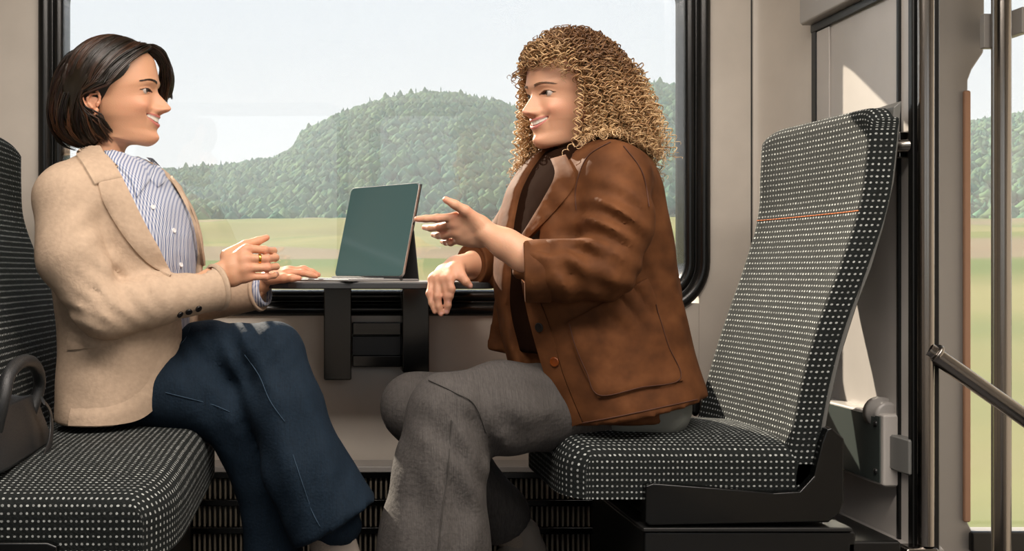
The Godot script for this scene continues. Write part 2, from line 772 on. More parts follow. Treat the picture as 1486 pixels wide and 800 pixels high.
func materials() -> void:
	var fine := noise_tex(0.09, 11, [], 256, 6.0, 3)
	var soft := noise_tex(0.02, 12, [], 256, 5.0, 3)
	M.fine = fine
	M.wall = tri_tex(mat(Color(0.78, 0.75, 0.71), 0.45), noise_tex(0.02, 21, [Color(0.95, 0.95, 0.95), Color(1, 1, 1)], 256), 1.2)
	M.panel = tri_tex(mat(Color(0.70, 0.68, 0.66), 0.28), noise_tex(0.02, 22, [Color(0.95, 0.95, 0.95), Color(1, 1, 1)], 256), 1.0)
	M.grey_paint = mat(Color(0.60, 0.585, 0.57), 0.35)
	M.ceiling = mat(Color(0.85, 0.84, 0.82), 0.6)
	M.floor = tri_tex(mat(Color(0.30, 0.30, 0.31), 0.6), noise_tex(0.2, 23, [Color(0.6, 0.6, 0.6), Color(1, 1, 1)], 256), 4.0)
	M.rubber = mat(Color(0.045, 0.048, 0.047), 0.26)
	M.black = mat(Color(0.028, 0.030, 0.030), 0.36)
	M.black_gloss = mat(Color(0.026, 0.030, 0.030), 0.16)
	M.dark_steel = mat(Color(0.14, 0.14, 0.14), 0.4, 0.3)
	M.steel = mat(Color(0.55, 0.53, 0.51), 0.2, 1.0)
	M.shell = mat(Color(0.36, 0.36, 0.35), 0.4)
	M.sun_glow_edge = mat(Color(0.70, 0.54, 0.44), 0.5)  # tan-orange colour stands in for warm sunlight on a light grey edge
	M.fins = mat(Color(0.42, 0.39, 0.34), 0.5)
	M.glass = mat(Color(1, 1, 1, 0.03), 0.0)
	M.glass.transparency = BaseMaterial3D.TRANSPARENCY_ALPHA
	M.seat = mat(Color(1, 1, 1), 0.9, 0.0, 0.3)
	M.seat.albedo_texture = moquette()
	M.seat.normal_enabled = true
	M.seat.normal_texture = fine
	M.seat.normal_scale = 0.25
	M.seat.uv1_scale = Vector3(1.0 / (0.0112 * 16), 1.0 / (0.0122 * 16), 1)
	M.orange = mat(Color(0.76, 0.40, 0.16), 0.85)
	M.piping = mat(Color(0.09, 0.1, 0.1), 0.85)
	M.table = mat(Color(0.20, 0.205, 0.21), 0.34)
	M.table_edge = mat(Color(0.10, 0.105, 0.11), 0.3)
	M.screen = mat(Color(0.28, 0.385, 0.39), 0.12)
	M.tablet = mat(Color(0.72, 0.71, 0.70), 0.3, 0.85)
	M.folio = tri_tex(mat(Color(0.10, 0.105, 0.11), 0.7), null, 60.0, fine, 0.4)
	M.keys = mat(Color(0.66, 0.66, 0.66), 0.5)
	M.keyboard = mat(Color(0.50, 0.50, 0.50), 0.5)
	# skin, with vertex colours
	M.skin = mat(Color(1, 1, 1), 0.45, 0.0, 0.42)
	M.skin.vertex_color_use_as_albedo = true
	M.skin.subsurf_scatter_enabled = true
	M.skin.subsurf_scatter_strength = 0.12
	tri_tex(M.skin, null, 14.0, fine, 0.12)
	M.eye = mat(Color(1, 1, 1), 0.08)
	M.eye.vertex_color_use_as_albedo = true
	M.hair = mat(Color(1, 1, 1), 0.30, 0.0, 0.55)
	M.hair.vertex_color_use_as_albedo = true
	M.curls = mat(Color(1, 1, 1), 0.42, 0.0, 0.5)
	M.curls.vertex_color_use_as_albedo = true
	M.curls.backlight_enabled = true
	M.curls.backlight = Color(0.30, 0.19, 0.09)
	# cloth
	M.blazer = tri_tex(mat(Color(0.745, 0.65, 0.56), 0.85, 0.0, 0.3), noise_tex(0.05, 31, [Color(0.90, 0.90, 0.90), Color(1, 1, 1)], 256), 5.0, fine, 0.12)
	M.lining = mat(Color(0.55, 0.46, 0.37), 0.8)
	M.shirt = tri_tex(mat(Color(1, 1, 1), 0.8, 0.0, 0.3), stripes(), 20.0, soft, 0.15)
	M.denim = tri_tex(mat(Color(1, 1, 1), 0.85, 0.0, 0.3), slub(256, Color(0.052, 0.092, 0.130), Color(0.100, 0.165, 0.225), 3.0, 26.0, 41), 5.0, fine, 0.18)
	M.denim_seam = mat(Color(0.17, 0.25, 0.32), 0.9)
	M.suede = tri_tex(mat(Color(1, 1, 1), 0.72, 0.0, 0.25), noise_tex(0.018, 33, [Color(0.268, 0.158, 0.086), Color(0.355, 0.217, 0.122), Color(0.435, 0.275, 0.162)], 256, 0.0, 5), 3.2, soft, 0.22)
	M.suede_seam = mat(Color(0.27, 0.14, 0.07), 0.8)
	M.dark_top = mat(Color(0.13, 0.078, 0.05), 1.0, 0.0, 0.1)
	M.wool = tri_tex(mat(Color(1, 1, 1), 0.9, 0.0, 0.3), slub(256, Color(0.235, 0.225, 0.22), Color(0.355, 0.34, 0.33), 3.0, 30.0, 42), 4.0, fine, 0.2)
	M.wool_seam = mat(Color(0.22, 0.21, 0.2), 0.9)
	M.grey_shirt = mat(Color(0.44, 0.45, 0.43), 0.85)
	M.button = mat(Color(0.10, 0.085, 0.075), 0.3)
	M.pearl = mat(Color(0.85, 0.84, 0.84), 0.25)
	M.amber = mat(Color(0.42, 0.20, 0.06), 0.12)
	M.gold = mat(Color(0.90, 0.66, 0.30), 0.18, 1.0)
	M.sock = tri_tex(mat(Color(0.63, 0.57, 0.51), 0.9), noise_tex(0.25, 35, [Color(0.75, 0.75, 0.75), Color(1, 1, 1)], 128), 10.0)
	M.shoe = tri_tex(mat(Color(0.52, 0.48, 0.44), 0.8), null, 40.0, fine, 0.3)
	M.sole = mat(Color(0.80, 0.77, 0.72), 0.6)
	M.leather = tri_tex(mat(Color(0.115, 0.12, 0.125), 0.42), null, 22.0, fine, 0.6)


# greens of the leafy, the budding and the conifer trees (linear), near and far alike
const LEAF := [Color(0.060, 0.155, 0.095), Color(0.095, 0.185, 0.085), Color(0.035, 0.130, 0.095)]
var hill_noise := FastNoiseLite.new()
const RIDGE := [[-900, 300], [-300, 262], [60, 246], [180, 242], [250, 236], [330, 229], [400, 219], [425, 206], [440, 182], [470, 166], [500, 152], [560, 133], [620, 124], [660, 126], [720, 136], [760, 150], [830, 152], [900, 128], [950, 110], [1000, 116], [1100, 140], [1250, 165], [1400, 168], [1500, 152], [1700, 140], [2300, 190]]


func ridge_height(x: float) -> float:       # metres above the eye at 450 m
	var px := x * FOCAL / 450.0 + AXIS.x
	for k in RIDGE.size() - 1:
		if px <= RIDGE[k + 1][0]:
			var f := clampf((px - RIDGE[k][0]) / float(RIDGE[k + 1][0] - RIDGE[k][0]), 0.0, 1.0)
			return (AXIS.y - lerpf(RIDGE[k][1], RIDGE[k + 1][1], f)) * 450.0 / FOCAL
	return 55.0


# height of the land: meadow rising from the railway to the foot of the wooded hills
func land(x: float, d: float) -> float:
	var meadow := lerpf(-1.7, 5.5, clampf((d - 9.0) / 111.0, 0.0, 1.0)) + 3.5 * clampf((d - 120.0) / 100.0, 0.0, 1.0)
	meadow += hill_noise.get_noise_2d(x * 0.6, d * 0.6) * clampf((d - 12.0) / 60.0, 0.0, 1.0) * 1.6
	var t := clampf((d - 230.0) / 220.0, 0.0, 1.0)
	var top := ridge_height(x * 450.0 / maxf(d, 230.0)) - 7.0
	var s := t * t * (3.0 - 2.0 * t)
	var h := lerpf(meadow, top * (d / 450.0 if d < 450.0 else 1.0), pow(s, 0.8)) + hill_noise.get_noise_2d(x * 1.4, d * 1.4) * 5.0 * t * (1.0 - t)
	if d > 450.0:
		h -= (d - 450.0) * 0.12
	return EYE_Y + h


func crown(n_lat: int, n_lon: int, sd: int, pointed: float) -> ArrayMesh:
	var mb := MB.new()
	var nz := FastNoiseLite.new()
	nz.seed = sd
	nz.frequency = 1.4
	var pts := PackedVector3Array()
	for a in n_lat:
		var t := float(a) / (n_lat - 1)
		for b in n_lon:
			var an := TAU * b / n_lon
			var r := sin(t * PI) * 0.36 if pointed < 0.5 else (1.0 - t) * 0.30 * minf(1.0, t * 12.0)
			var p := Vector3(cos(an) * r, 0.12 + t * 0.9, sin(an) * r)
			p += Vector3(cos(an), 0.25, sin(an)) * nz.get_noise_3dv(p * 4.0) * 0.24 * sin(clampf(t, 0.0, 1.0) * PI)
			pts.append(p)
	mb.grid(pts, PackedVector2Array(), n_lat, n_lon, -1.0, PackedColorArray(), true)
	mb.tube(PackedVector3Array([Vector3(0, -0.1, 0), Vector3(0, 0.35, 0)]), PackedFloat32Array([0.025, 0.018]), 5)
	return mb.mesh()


func build_outside() -> void:
	hill_noise.seed = 9
	hill_noise.frequency = 0.03
	hill_noise.fractal_octaves = 4
	# the land itself, one sheet from the track to beyond the ridge
	var ds := []
	var d := 7.0
	while d < 640.0:
		ds.append(d)
		d *= 1.035
	var cols := 220
	var pts := PackedVector3Array()
	var cl := PackedColorArray()
	var patch := FastNoiseLite.new()
	patch.seed = 4
	patch.frequency = 0.02
	patch.fractal_octaves = 4
	for dd: float in ds:
		for c in cols:
			var x := lerpf(-0.95, 1.05, float(c) / (cols - 1)) * dd
			pts.append(Vector3(x, land(x, dd), -dd))
			var q := patch.get_noise_2d(x * 0.10, dd * 2.4)
			var g := Color(0.135, 0.175, 0.075).lerp(Color(0.235, 0.225, 0.110), clampf(0.5 + q * 1.3, 0.0, 1.0))
			var q2 := patch.get_noise_2d(x * 0.05 + 300.0, dd * 1.6)
			if q2 > 0.12:
				g = g.lerp(Color(0.24, 0.19, 0.145), clampf((q2 - 0.12) * 5.0, 0.0, 0.8))
			cl.append(g)
	var mb := MB.new()
	mb.grid(pts, PackedVector2Array(), ds.size(), cols, 1.0, cl)
	for k in mb.n.size():
		if mb.n[k].y < 0:
			mb.n[k] = -mb.n[k]
	var lm := mat(Color(1, 1, 1), 1.0, 0.0, 0.1)
	lm.vertex_color_use_as_albedo = true
	var o := struct("hill", mb, lm, "green meadow rising to hazy wooded hills beyond the window")
	o.set_meta("category", "hill")
	# ballast beside the track
	var gb := MB.new()
	gb.box(Vector3(-14, -1.6, -9.2), Vector3(16, -1.18, -4.0), 0.1)
	var gm := tri_tex(mat(Color(0.72, 0.66, 0.60), 0.95), noise_tex(0.12, 51, [Color(0.45, 0.42, 0.40), Color(1, 1, 1)], 256), 1.5)
	struct("ground", gb, gm, "pale gravel ballast beside the carriage")
	for k in 2:
		var rb := MB.new()
		rb.box(Vector3(-14, -1.18, -6.6 + k * 1.435), Vector3(16, -1.03, -6.52 + k * 1.435), 0.02)
		tag(obj("rail", rb, mat(Color(0.42, 0.27, 0.20), 0.6, 0.4)), "rusty steel rail lying on the gravel beside the carriage", "rail", "rails of the next track")
	# forest on the hill sides
	var tm := mat(Color(1, 1, 1), 1.0, 0.0, 0.1)
	tm.vertex_color_use_as_albedo = true
	var shapes := [crown(7, 8, 1, 0.0), crown(7, 8, 2, 0.0), crown(6, 7, 3, 1.0)]
	var r := RandomNumberGenerator.new()
	r.seed = 77
	for kind in 3:
		var spots := []
		while spots.size() < [13500, 13500, 6500][kind]:
			var dd := 225.0 + 240.0 * sqrt(r.randf())
			var x := r.randf_range(-0.62, 0.95) * dd
			if patch.get_noise_2d(x * 0.35 + 90.0, dd * 0.35) > 0.32:
				continue
			var s := r.randf_range(2.6, 5.6) * (1.1 if kind == 2 else 1.0)
			spots.append(Transform3D(Basis.from_euler(Vector3(0, r.randf() * TAU, 0)).scaled(Vector3(s * r.randf_range(0.8, 1.3), s, s * r.randf_range(0.8, 1.3))), Vector3(x, land(x, dd) - 0.4, -dd)))
		var mm := MultiMesh.new()
		mm.transform_format = MultiMesh.TRANSFORM_3D
		mm.use_colors = true
		mm.mesh = shapes[kind]
		mm.instance_count = spots.size()
		for k in spots.size():
			mm.set_instance_transform(k, spots[k])
			var base: Color = LEAF[kind]
			var c := base.lerp(Color(0.15, 0.18, 0.10), r.randf() * 0.4) * r.randf_range(0.8, 1.15)
			mm.set_instance_color(k, c)
		var mi := MultiMeshInstance3D.new()
		mi.name = numbered("forest")
		mi.multimesh = mm
		mi.material_override = tm
		add_child(mi)
		tag(mi, ["hazy leafy woodland covering the hill", "paler budding woodland mixed into the hill forest", "dark conifers scattered through the hill forest"][kind], "forest", "", "stuff")
	var fine_shapes := [crown(16, 18, 4, 0.0), crown(16, 18, 5, 0.0), crown(14, 14, 6, 1.0)]
	# single trees standing on the ridge line and at the foot of the hill
	var n_tree := 0
	for k in 62:
		var px := lerpf(255.0, 1000.0, (k + r.randf() * 0.5) / 62.0)
		var dd := 440.0 + r.randf() * 8.0
		var x := (px - AXIS.x) * dd / FOCAL
		var t := MeshInstance3D.new()
		t.name = numbered("ridge_tree")
		t.mesh = fine_shapes[k % 3]
		var tm2 := mat((LEAF[k % 3] * r.randf_range(0.85, 1.15)).linear_to_srgb(), 1.0, 0.0, 0.1)
		t.material_override = tm2
		add_child(t)
		t.position = Vector3(x, land(x, dd) - 0.5, -dd)
		var s := r.randf_range(4.0, 7.5)
		t.scale = Vector3(s * 0.5, s, s * 0.5)
		t.rotation.y = r.randf() * TAU
		tag(t, "hazy green tree on the crest of the hill against the sky", "tree", "trees along the hill crest")
		n_tree += 1
	for k in 18:
		var dd := r.randf_range(165.0, 222.0)
		var px := lerpf(240.0, 1000.0, (k + r.randf() * 0.6) / 15.0) if k < 15 else 1405.0 + (k - 15) * 32.0 + r.randf() * 12.0
		var x := (px - AXIS.x) * dd / FOCAL
		var t := MeshInstance3D.new()
		t.name = numbered("meadow_tree")
		t.mesh = fine_shapes[k % 2]
		t.material_override = mat((LEAF[k % 3] * r.randf_range(0.85, 1.15)).linear_to_srgb(), 1.0, 0.0, 0.1)
		add_child(t)
		t.position = Vector3(x, land(x, dd) - 0.3, -dd)
		var s := r.randf_range(1.5, 3.0)
		t.scale = Vector3(s * 1.2, s, s * 1.2)
		t.rotation.y = r.randf() * TAU
		tag(t, "small bushy tree standing in the meadow below the hill", "tree", "trees in the meadow")


const WALL_Z := -2.95


func rounded_rect(x0: float, y0: float, x1: float, y1: float, r: float, seg := 10) -> Array:   # [point, outward]
	var out := []
	for q in [[x1 - r, y0 + r, -90.0], [x1 - r, y1 - r, 0.0], [x0 + r, y1 - r, 90.0], [x0 + r, y0 + r, 180.0]]:
		for k in seg + 1:
			var an := deg_to_rad(q[2] + 90.0 * k / seg)
			var dir := Vector2(cos(an), sin(an))
			out.append([Vector2(q[0], q[1]) + dir * r, dir])
	return out


# ring of constant profile round a window: profile points are (outward from the inner edge, into the room)
func window_frame(mb: MB, x0: float, y0: float, x1: float, y1: float, r: float, prof: Array, z: float, face := 1.0) -> void:
	var path := rounded_rect(x0, y0, x1, y1, r, 12)
	var pts := PackedVector3Array()
	for p in prof:
		for q in path:
			var w: Vector2 = q[0] + q[1] * p.x
			pts.append(Vector3(w.x, w.y, z + p.y * face))
	mb.grid(pts, PackedVector2Array(), prof.size(), path.size(), -1.0 * face, PackedColorArray(), true)


func build_room() -> void:
	var zb := WALL_Z
	# window wall: four slabs round the opening
	var w := MB.new()
	var zt := zb - 0.10
	w.box(Vector3(-2.5, 0, zt), Vector3(-0.715, 2.16, zb), 0.001)
	w.box(Vector3(1.022, 0, zt), Vector3(1.17, 2.16, zb), 0.001)
	w.box(Vector3(-0.715, 0, zt), Vector3(1.022, 0.687, zb), 0.001)
	w.box(Vector3(-0.715, 1.611, zt), Vector3(1.022, 2.16, zb), 0.001)
	struct("wall_back", w, M.wall, "light grey window wall of the carriage")
	# window: black rubber frame with a deep double bead, and a pane
	var f := MB.new()
	var prof := [Vector2(0.0, -0.07), Vector2(0.0, -0.006), Vector2(0.004, 0.006), Vector2(0.014, 0.011), Vector2(0.024, 0.009), Vector2(0.028, 0.003), Vector2(0.033, 0.003), Vector2(0.037, 0.012), Vector2(0.045, 0.019), Vector2(0.056, 0.020), Vector2(0.066, 0.013), Vector2(0.069, 0.004), Vector2(0.069, -0.01)]
	window_frame(f, -0.676, 0.722, 0.982, 1.575, 0.075, prof, zb)
	var win := struct("window_1", f, M.rubber, "wide rounded carriage window with a black rubber frame")
	var g := MB.new()
	g.box(Vector3(-0.70, 0.70, zb - 0.056), Vector3(1.005, 1.597, zb - 0.050), 0.0005)
	obj("pane", g, M.glass, win)
	# fillet between the window wall and the cross partition
	var fl := MB.new()
	var pts := PackedVector3Array()
	for k in 13:
		var an := PI / 2 * k / 12.0
		var x := 1.165 + 0.055 * sin(an)
		var z := -2.69 - 0.255 * cos(an)
		for y in [0.0, 2.16]:
			pts.append(Vector3(x, y, z))
	fl.grid(pts, PackedVector2Array(), 13, 2, 1.0)
	for k in fl.n.size():
		if fl.n[k].x > 0:
			fl.n[k] = -fl.n[k]
	fl.box(Vector3(1.172, 0, -3.05), Vector3(1.30, 2.16, -2.96), 0.001)
	fl.box(Vector3(1.222, 0, -2.96), Vector3(1.25, 2.16, -2.69), 0.001)
	struct("trim_1", fl, M.wall, "curved light grey corner panel beside the window")
	var sm := MB.new()
	sm.box(Vector3(1.1605, 0, -2.952), Vector3(1.1635, 2.16, -2.9475), 0.0005)
	struct("trim_2", sm, M.dark_steel, "thin dark joint in the wall panel")
	# cross partition behind the curly-haired woman's seat
	var p := MB.new()
	p.box(Vector3(1.212, 0.2, -2.665), Vector3(1.25, 2.16, -2.235), 0.002)
	var part := struct("wall_right", p, M.panel, "grey laminate cross partition behind the seat")
	var q := MB.new()
	q.box(Vector3(1.205, 0.2, -2.689), Vector3(1.25, 1.372, -2.665), 0.002)
	q.box(Vector3(1.203, 1.352, -2.689), Vector3(1.213, 1.372, -2.235), 0.002)
	obj("gasket", q, M.black, part)
	q = MB.new()
	q.box(Vector3(1.207, 0.2, -2.664), Vector3(1.2125, 1.351, -2.60), 0.002)
	obj("edge_strip", q, M.panel, part)
	q = MB.new()
	q.box(Vector3(1.206, 0.2, -2.297), Vector3(1.214, 2.0, -2.287), 0.002)
	obj("cable_channel", q, M.black, part)
	q = MB.new()
	q.box(Vector3(1.18, 1.373, -2.70), Vector3(1.25, 2.14, -2.26), 0.006)
	obj("upper_panel", q, M.grey_paint, part)
	q = MB.new()
	q.box(Vector3(1.196, 0.2, -2.234), Vector3(1.252, 2.16, -2.214), 0.004)
	obj("edge_gasket", q, M.black, part)
	q = MB.new()
	q.box(Vector3(1.165, 0.0, -2.90), Vector3(1.27, 0.215, -2.225), 0.008)
	obj("skirting", q, M.grey_paint, part)
	# other walls of the carriage, behind and beside the lens
	w = MB.new()
	w.box(Vector3(-2.6, 0, -3.05), Vector3(-2.5, 2.16, 0.75), 0.001)
	struct("wall_left", w, M.wall, "plain end wall of the carriage")
	w = MB.new()
	for s in [[Vector3(-2.6, -0.6, 0.6), Vector3(2.9, 0.62, 0.7)], [Vector3(-2.6, 1.75, 0.6), Vector3(2.9, 2.16, 0.7)], [Vector3(-2.6, 0.62, 0.6), Vector3(-1.6, 1.75, 0.7)], [Vector3(0.15, 0.62, 0.6), Vector3(0.35, 1.75, 0.7)], [Vector3(2.1, 0.62, 0.6), Vector3(2.9, 1.75, 0.7)]]:
		w.box(s[0], s[1], 0.001)
	struct("wall_front", w, M.wall, "carriage wall with two windows across the aisle")
	for s in [[-1.6, 0.15], [0.35, 2.1]]:
		var fr := MB.new()
		window_frame(fr, s[0] + 0.03, 0.655, s[1] - 0.03, 1.715, 0.075, prof, 0.6, -1.0)
		var wn := struct("window_2" if s[0] < 0 else "window_3", fr, M.rubber, "carriage window across the aisle")
		g = MB.new()
		g.box(Vector3(s[0], 0.63, 0.65), Vector3(s[1], 1.74, 0.656), 0.0005)
		obj("pane", g, M.glass, wn)
	w = MB.new()
	w.box(Vector3(-2.6, 2.16, -3.1), Vector3(2.9, 2.26, 0.75), 0.001)
	struct("ceiling", w, M.ceiling)
	w = MB.new()
	w.box(Vector3(-2.6, -0.1, -3.05), Vector3(1.27, 0.0, 0.75), 0.001)
	struct("floor", w, M.floor)
	w = MB.new()
	w.box(Vector3(1.27, -0.7, -3.2), Vector3(2.9, -0.6, 0.75), 0.001)
	w.box(Vector3(1.27, -0.6, -3.05), Vector3(1.29, -0.02, 0.6), 0.001)
	struct("floor_entrance", w, M.floor, "lower entrance floor by the door")
	# heater under the window: light top, dark grille with upright fins
	var h := thing("floor_heater", "dark floor heater with rows of upright fins under the window", "heater", Vector3(0.2, 0, -2.9))
	var hb := MB.new()
	hb.box(Vector3(-0.72, 0.0, -2.948), Vector3(1.16, 0.245, -2.90), 0.003)
	obj("casing", hb, M.black, h)
	hb = MB.new()
	hb.box(Vector3(-0.74, 0.25, -2.948), Vector3(1.16, 0.268, -2.85), 0.004)
	obj("top_ledge", hb, M.grey_paint, h)
	for row in 3:
		var y0 := 0.192 - row * 0.072
		var bar := MB.new()
		bar.box(Vector3(-0.72, y0 + 0.042, -2.875), Vector3(1.16, y0 + 0.060, -2.856), 0.003)
		obj("bar", bar, M.black_gloss, h)
		var fn := MB.new()
		var x := -0.70
		while x < 1.14:
			fn.box(Vector3(x, y0 - 0.012, -2.90), Vector3(x + 0.0055, y0 + 0.042, -2.866), 0.001)
			x += 0.0135
		var fo := obj("fins", fn, M.fins, h)
		fo.set_meta("kind", "stuff")
	var lb := MB.new()
	lb.box(Vector3(-0.72, 0.0, -2.875), Vector3(1.16, 0.034, -2.856), 0.003)
	obj("bar", lb, M.black_gloss, h)


func build_entrance() -> void:
	# entrance door wall to the side of the partition, with a tall glazed opening
	var Z := 3.0
	var poly := PackedVector2Array()
	for q in [[1290, -260], [1430, -260], [1430, 66], [1428, 76], [1412, 100], [1406, 116], [1406, 760], [1412, 772], [1900, 772], [1900, 1130], [1290, 1130]]:
		var p := P(q[0], q[1], Z)
		poly.append(Vector2(p.x, p.y))
	var d := MB.new()
	d.prism(poly, -3.06, -3.0, Transform3D.IDENTITY, Color.WHITE, 0.006)
	var door := struct("door_1", d, M.grey_paint, "grey entrance door with a tall glazed opening")
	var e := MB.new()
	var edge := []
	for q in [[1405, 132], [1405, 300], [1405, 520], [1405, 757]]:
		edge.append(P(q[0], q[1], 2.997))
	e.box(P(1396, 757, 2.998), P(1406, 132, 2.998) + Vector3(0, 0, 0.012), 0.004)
	obj("sun_glow_strip", e, M.sun_glow_edge, door)  # strip added to paint the orange sun glow along the door opening
	var g := MB.new()
	g.box(Vector3(1.75, 0.0, -3.05), Vector3(2.75, 2.1, -3.044), 0.0005)
	obj("pane", g, M.glass, door)
	var bt := MB.new()
	bt.box(P(1404, 800, 2.995), P(1900, 770, 2.995) + Vector3(0, 0, 0.02), 0.006)
	obj("lower_gasket", bt, M.black, door)
	var rw := MB.new()
	rw.box(Vector3(2.75, -0.7, -3.1), Vector3(2.9, 2.16, 0.75), 0.001)
	struct("wall_end", rw, M.wall, "plain wall of the entrance area")
	# standing pole at the edge of the partition, with the sloping hand rail of the steps
	var base := Vector3(1.2145, 0.0, -2.2)
	var pole := thing("grab_pole", "upright steel grab pole at the edge of the grey partition", "pole", base)
	var t := MB.new()
	t.tube(PackedVector3Array([Vector3(base.x, 0.225, base.z), Vector3(base.x, 2.158, base.z)]), PackedFloat32Array([0.0155]), 20)
	obj("tube", t, M.steel, pole)
	t = MB.new()
	t.box(Vector3(1.165, 0.196, -2.224), Vector3(1.236, 0.224, -2.18), 0.008)
	t.box(Vector3(1.19, 0.0, -2.22), Vector3(1.236, 0.2, -2.185), 0.004)
	obj("foot", t, M.steel, pole)
	var hr := thing("hand_rail", "sloping steel hand rail running down from the partition pole", "rail", P(1356, 516, 2.2))
	t = MB.new()
	var r0 := P(1352, 512, 2.195)
	var dirn := (P(1486, 606, 2.17) - r0)
	tubes(t, [r0, r0 + dirn * 0.03 + Vector3(0, 0.0, 0), r0 + dirn, r0 + dirn * 2.6], 0.0165, 18, 12)
	obj("tube", t, M.steel, hr)
	t = MB.new()
	var rc := PackedVector2Array([Vector2(0.0, -0.001), Vector2(0.020, 0.0), Vector2(0.021, 0.006), Vector2(0.017, 0.010)])
	t.lathe(r0 + Vector3(0.004, 0, 0), dirn, rc, 18)
	obj("collar", t, M.steel, hr)
	# second pole in front of the door
	var p2 := P(1453, 0, 2.8)
	var b2 := Vector3(p2.x, -0.6, p2.z)
	var pole2 := thing("grab_pole", "upright steel grab pole standing before the entrance door glass", "pole", b2)
	t = MB.new()
	t.tube(PackedVector3Array([b2, Vector3(p2.x, 2.158, p2.z)]), PackedFloat32Array([0.0225]), 22)
	obj("tube", t, M.steel, pole2)
	t = MB.new()
	t.box(P(1421, 72, 2.84), P(1443, 22, 2.84) + Vector3(0, 0, 0.02), 0.003)
	t.box(P(1428, 66, 2.99), P(1440, 30, 2.99) + Vector3(0, 0, 0.16), 0.003)
	obj("bracket", t, M.grey_paint, pole2)
	# grey box with a dark side plate, low on the partition
	var bx := thing("equipment_box", "grey metal box with a dark screwed side plate under the partition", "box", Vector3(1.2, 0.33, -2.3))
	t = MB.new()
	t.box(Vector3(1.176, 0.322, -2.64), Vector3(1.228, 0.474, -2.29), 0.006)
	obj("body", t, M.panel, bx)
	t = MB.new()
	t.box(Vector3(1.1735, 0.330, -2.62), Vector3(1.1765, 0.468, -2.30), 0.001)
	var pl := obj("side_plate", t, mat(Color(0.30, 0.33, 0.32), 0.18, 0.35), bx)
	for y in [0.352, 0.452]:
		t = MB.new()
		t.lathe(Vector3(1.1735, y, -2.315), Vector3(-1, 0, 0), PackedVector2Array([Vector2(0.006, 0), Vector2(0.0055, 0.003), Vector2(0.003, 0.004), Vector2(0.0, 0.0035)]), 12)
		obj("screw", t, M.dark_steel, pl)
	t = MB.new()
	t.lathe(Vector3(1.2, 0.470, -2.315), Vector3(0, 0, -1), PackedVector2Array([Vector2(0.0, -0.004), Vector2(0.020, -0.003), Vector2(0.025, 0.0), Vector2(0.027, 0.004), Vector2(0.027, 0.02), Vector2(0.034, 0.022), Vector2(0.035, 0.04), Vector2(0.0, 0.042)]), 26)
	obj("hinge_disc", t, M.grey_paint, bx)
	t = MB.new()
	t.box(Vector3(1.190, 0.360, -2.30), Vector3(1.216, 0.432, -2.218), 0.004)
	obj("bracket", t, mat(Color(0.40, 0.40, 0.39), 0.4), bx)
	# clamp that ties the top of the seat to the pole
	var cl := thing("seat_clamp", "short chrome clamp tying the seat back to the partition pole", "clamp", P(1312, 210, 2.25))
	t = MB.new()
	tubes(t, [P(1296, 212, 2.25), P(1340, 211, 2.22)], 0.013, 16)
	obj("tube", t, M.steel, cl)
	t = MB.new()
	t.box(P(1300, 230, 2.262), P(1326, 192, 2.262) + Vector3(0, 0, 0.012), 0.003)
	obj("plate", t, M.steel, cl)


func interp(tab: Array, t: float) -> float:      # smooth table lookup [[t, value], ...]
	for k in tab.size() - 1:
		if t <= tab[k + 1][0]:
			var f := clampf((t - tab[k][0]) / float(tab[k + 1][0] - tab[k][0]), 0.0, 1.0)
			var p0: float = tab[maxi(k - 1, 0)][1]
			var p1: float = tab[k][1]
			var p2: float = tab[k + 1][1]
			var p3: float = tab[mini(k + 2, tab.size() - 1)][1]
			return 0.5 * (2.0 * p1 + (p2 - p0) * f + (2.0 * p0 - 5.0 * p1 + 4.0 * p2 - p3) * f * f + (3.0 * p1 - p0 - 3.0 * p2 + p3) * f * f * f)
	return tab[-1][1]


# along an edge that rolls over with radius r: [run, drop]
func roll(s: float, flat: float, r: float) -> Vector2:
	if s <= flat:
		return Vector2(s, 0)
	var a := (s - flat) / r
	if a < PI / 2:
		return Vector2(flat + r * sin(a), r * (1.0 - cos(a)))
	return Vector2(flat + r, r + (s - flat - r * PI / 2))


# sitting cushion: xb back, xf front, z from far to near
func cushion(xb: float, xf: float, zf: float, zn: float, y_edge: float, crown_h: float, thick: float) -> MB:
	var mb := MB.new()
	var dir := signf(xf - xb)
	var L := absf(xf - xb)
	var W := absf(zn - zf)
	var rf := 0.045
	var rs := 0.022
	var lu := L - rf + rf * PI / 2 + thick - rf
	var lv := W - 2 * rs + 2 * (rs * PI / 2 + thick - rs)
	var nu := 64
	var nv := 72
	var pts := PackedVector3Array()
	var uvs := PackedVector2Array()
	for a in nu:
		var u := lu * a / (nu - 1)
		var ru := roll(u, L - rf, rf)
		for b in nv:
			var s := lv * b / (nv - 1) - lv / 2
			var rv := roll(absf(s), W / 2 - rs, rs)
			var zz := rv.x * signf(s)
			var e := absf(zz) / (W / 2)
			var xx := ru.x - 0.045 * pow(e, 7.0) * smoothstep(0.3, 1.0, ru.x / L)
			var lift := crown_h * (1.0 - pow(e, 2.6)) * (0.55 + 0.45 * sin(PI * clampf(ru.x / L, 0.0, 1.0) * 0.75 + 0.25))
			var drop := maxf(ru.y, rv.y)
			lift *= clampf(1.0 - drop / 0.05, 0.0, 1.0)
			pts.append(Vector3(xb + dir * xx, y_edge + lift - drop, (zf + zn) / 2 + zz))
			uvs.append(Vector2(u, s))
	mb.grid(pts, uvs, nu, nv, dir * -1.0)
	var mid := Vector3((xb + xf) / 2, y_edge - 0.1, (zf + zn) / 2)
	fix_normals(mb, mid)
	return mb


func fix_normals(mb: MB, mid: Vector3) -> void:
	var up := 0.0
	for k in mb.v.size():
		up += mb.n[k].dot(mb.v[k] - mid)
	if up < 0:
		for k in mb.n.size():
			mb.n[k] = -mb.n[k]


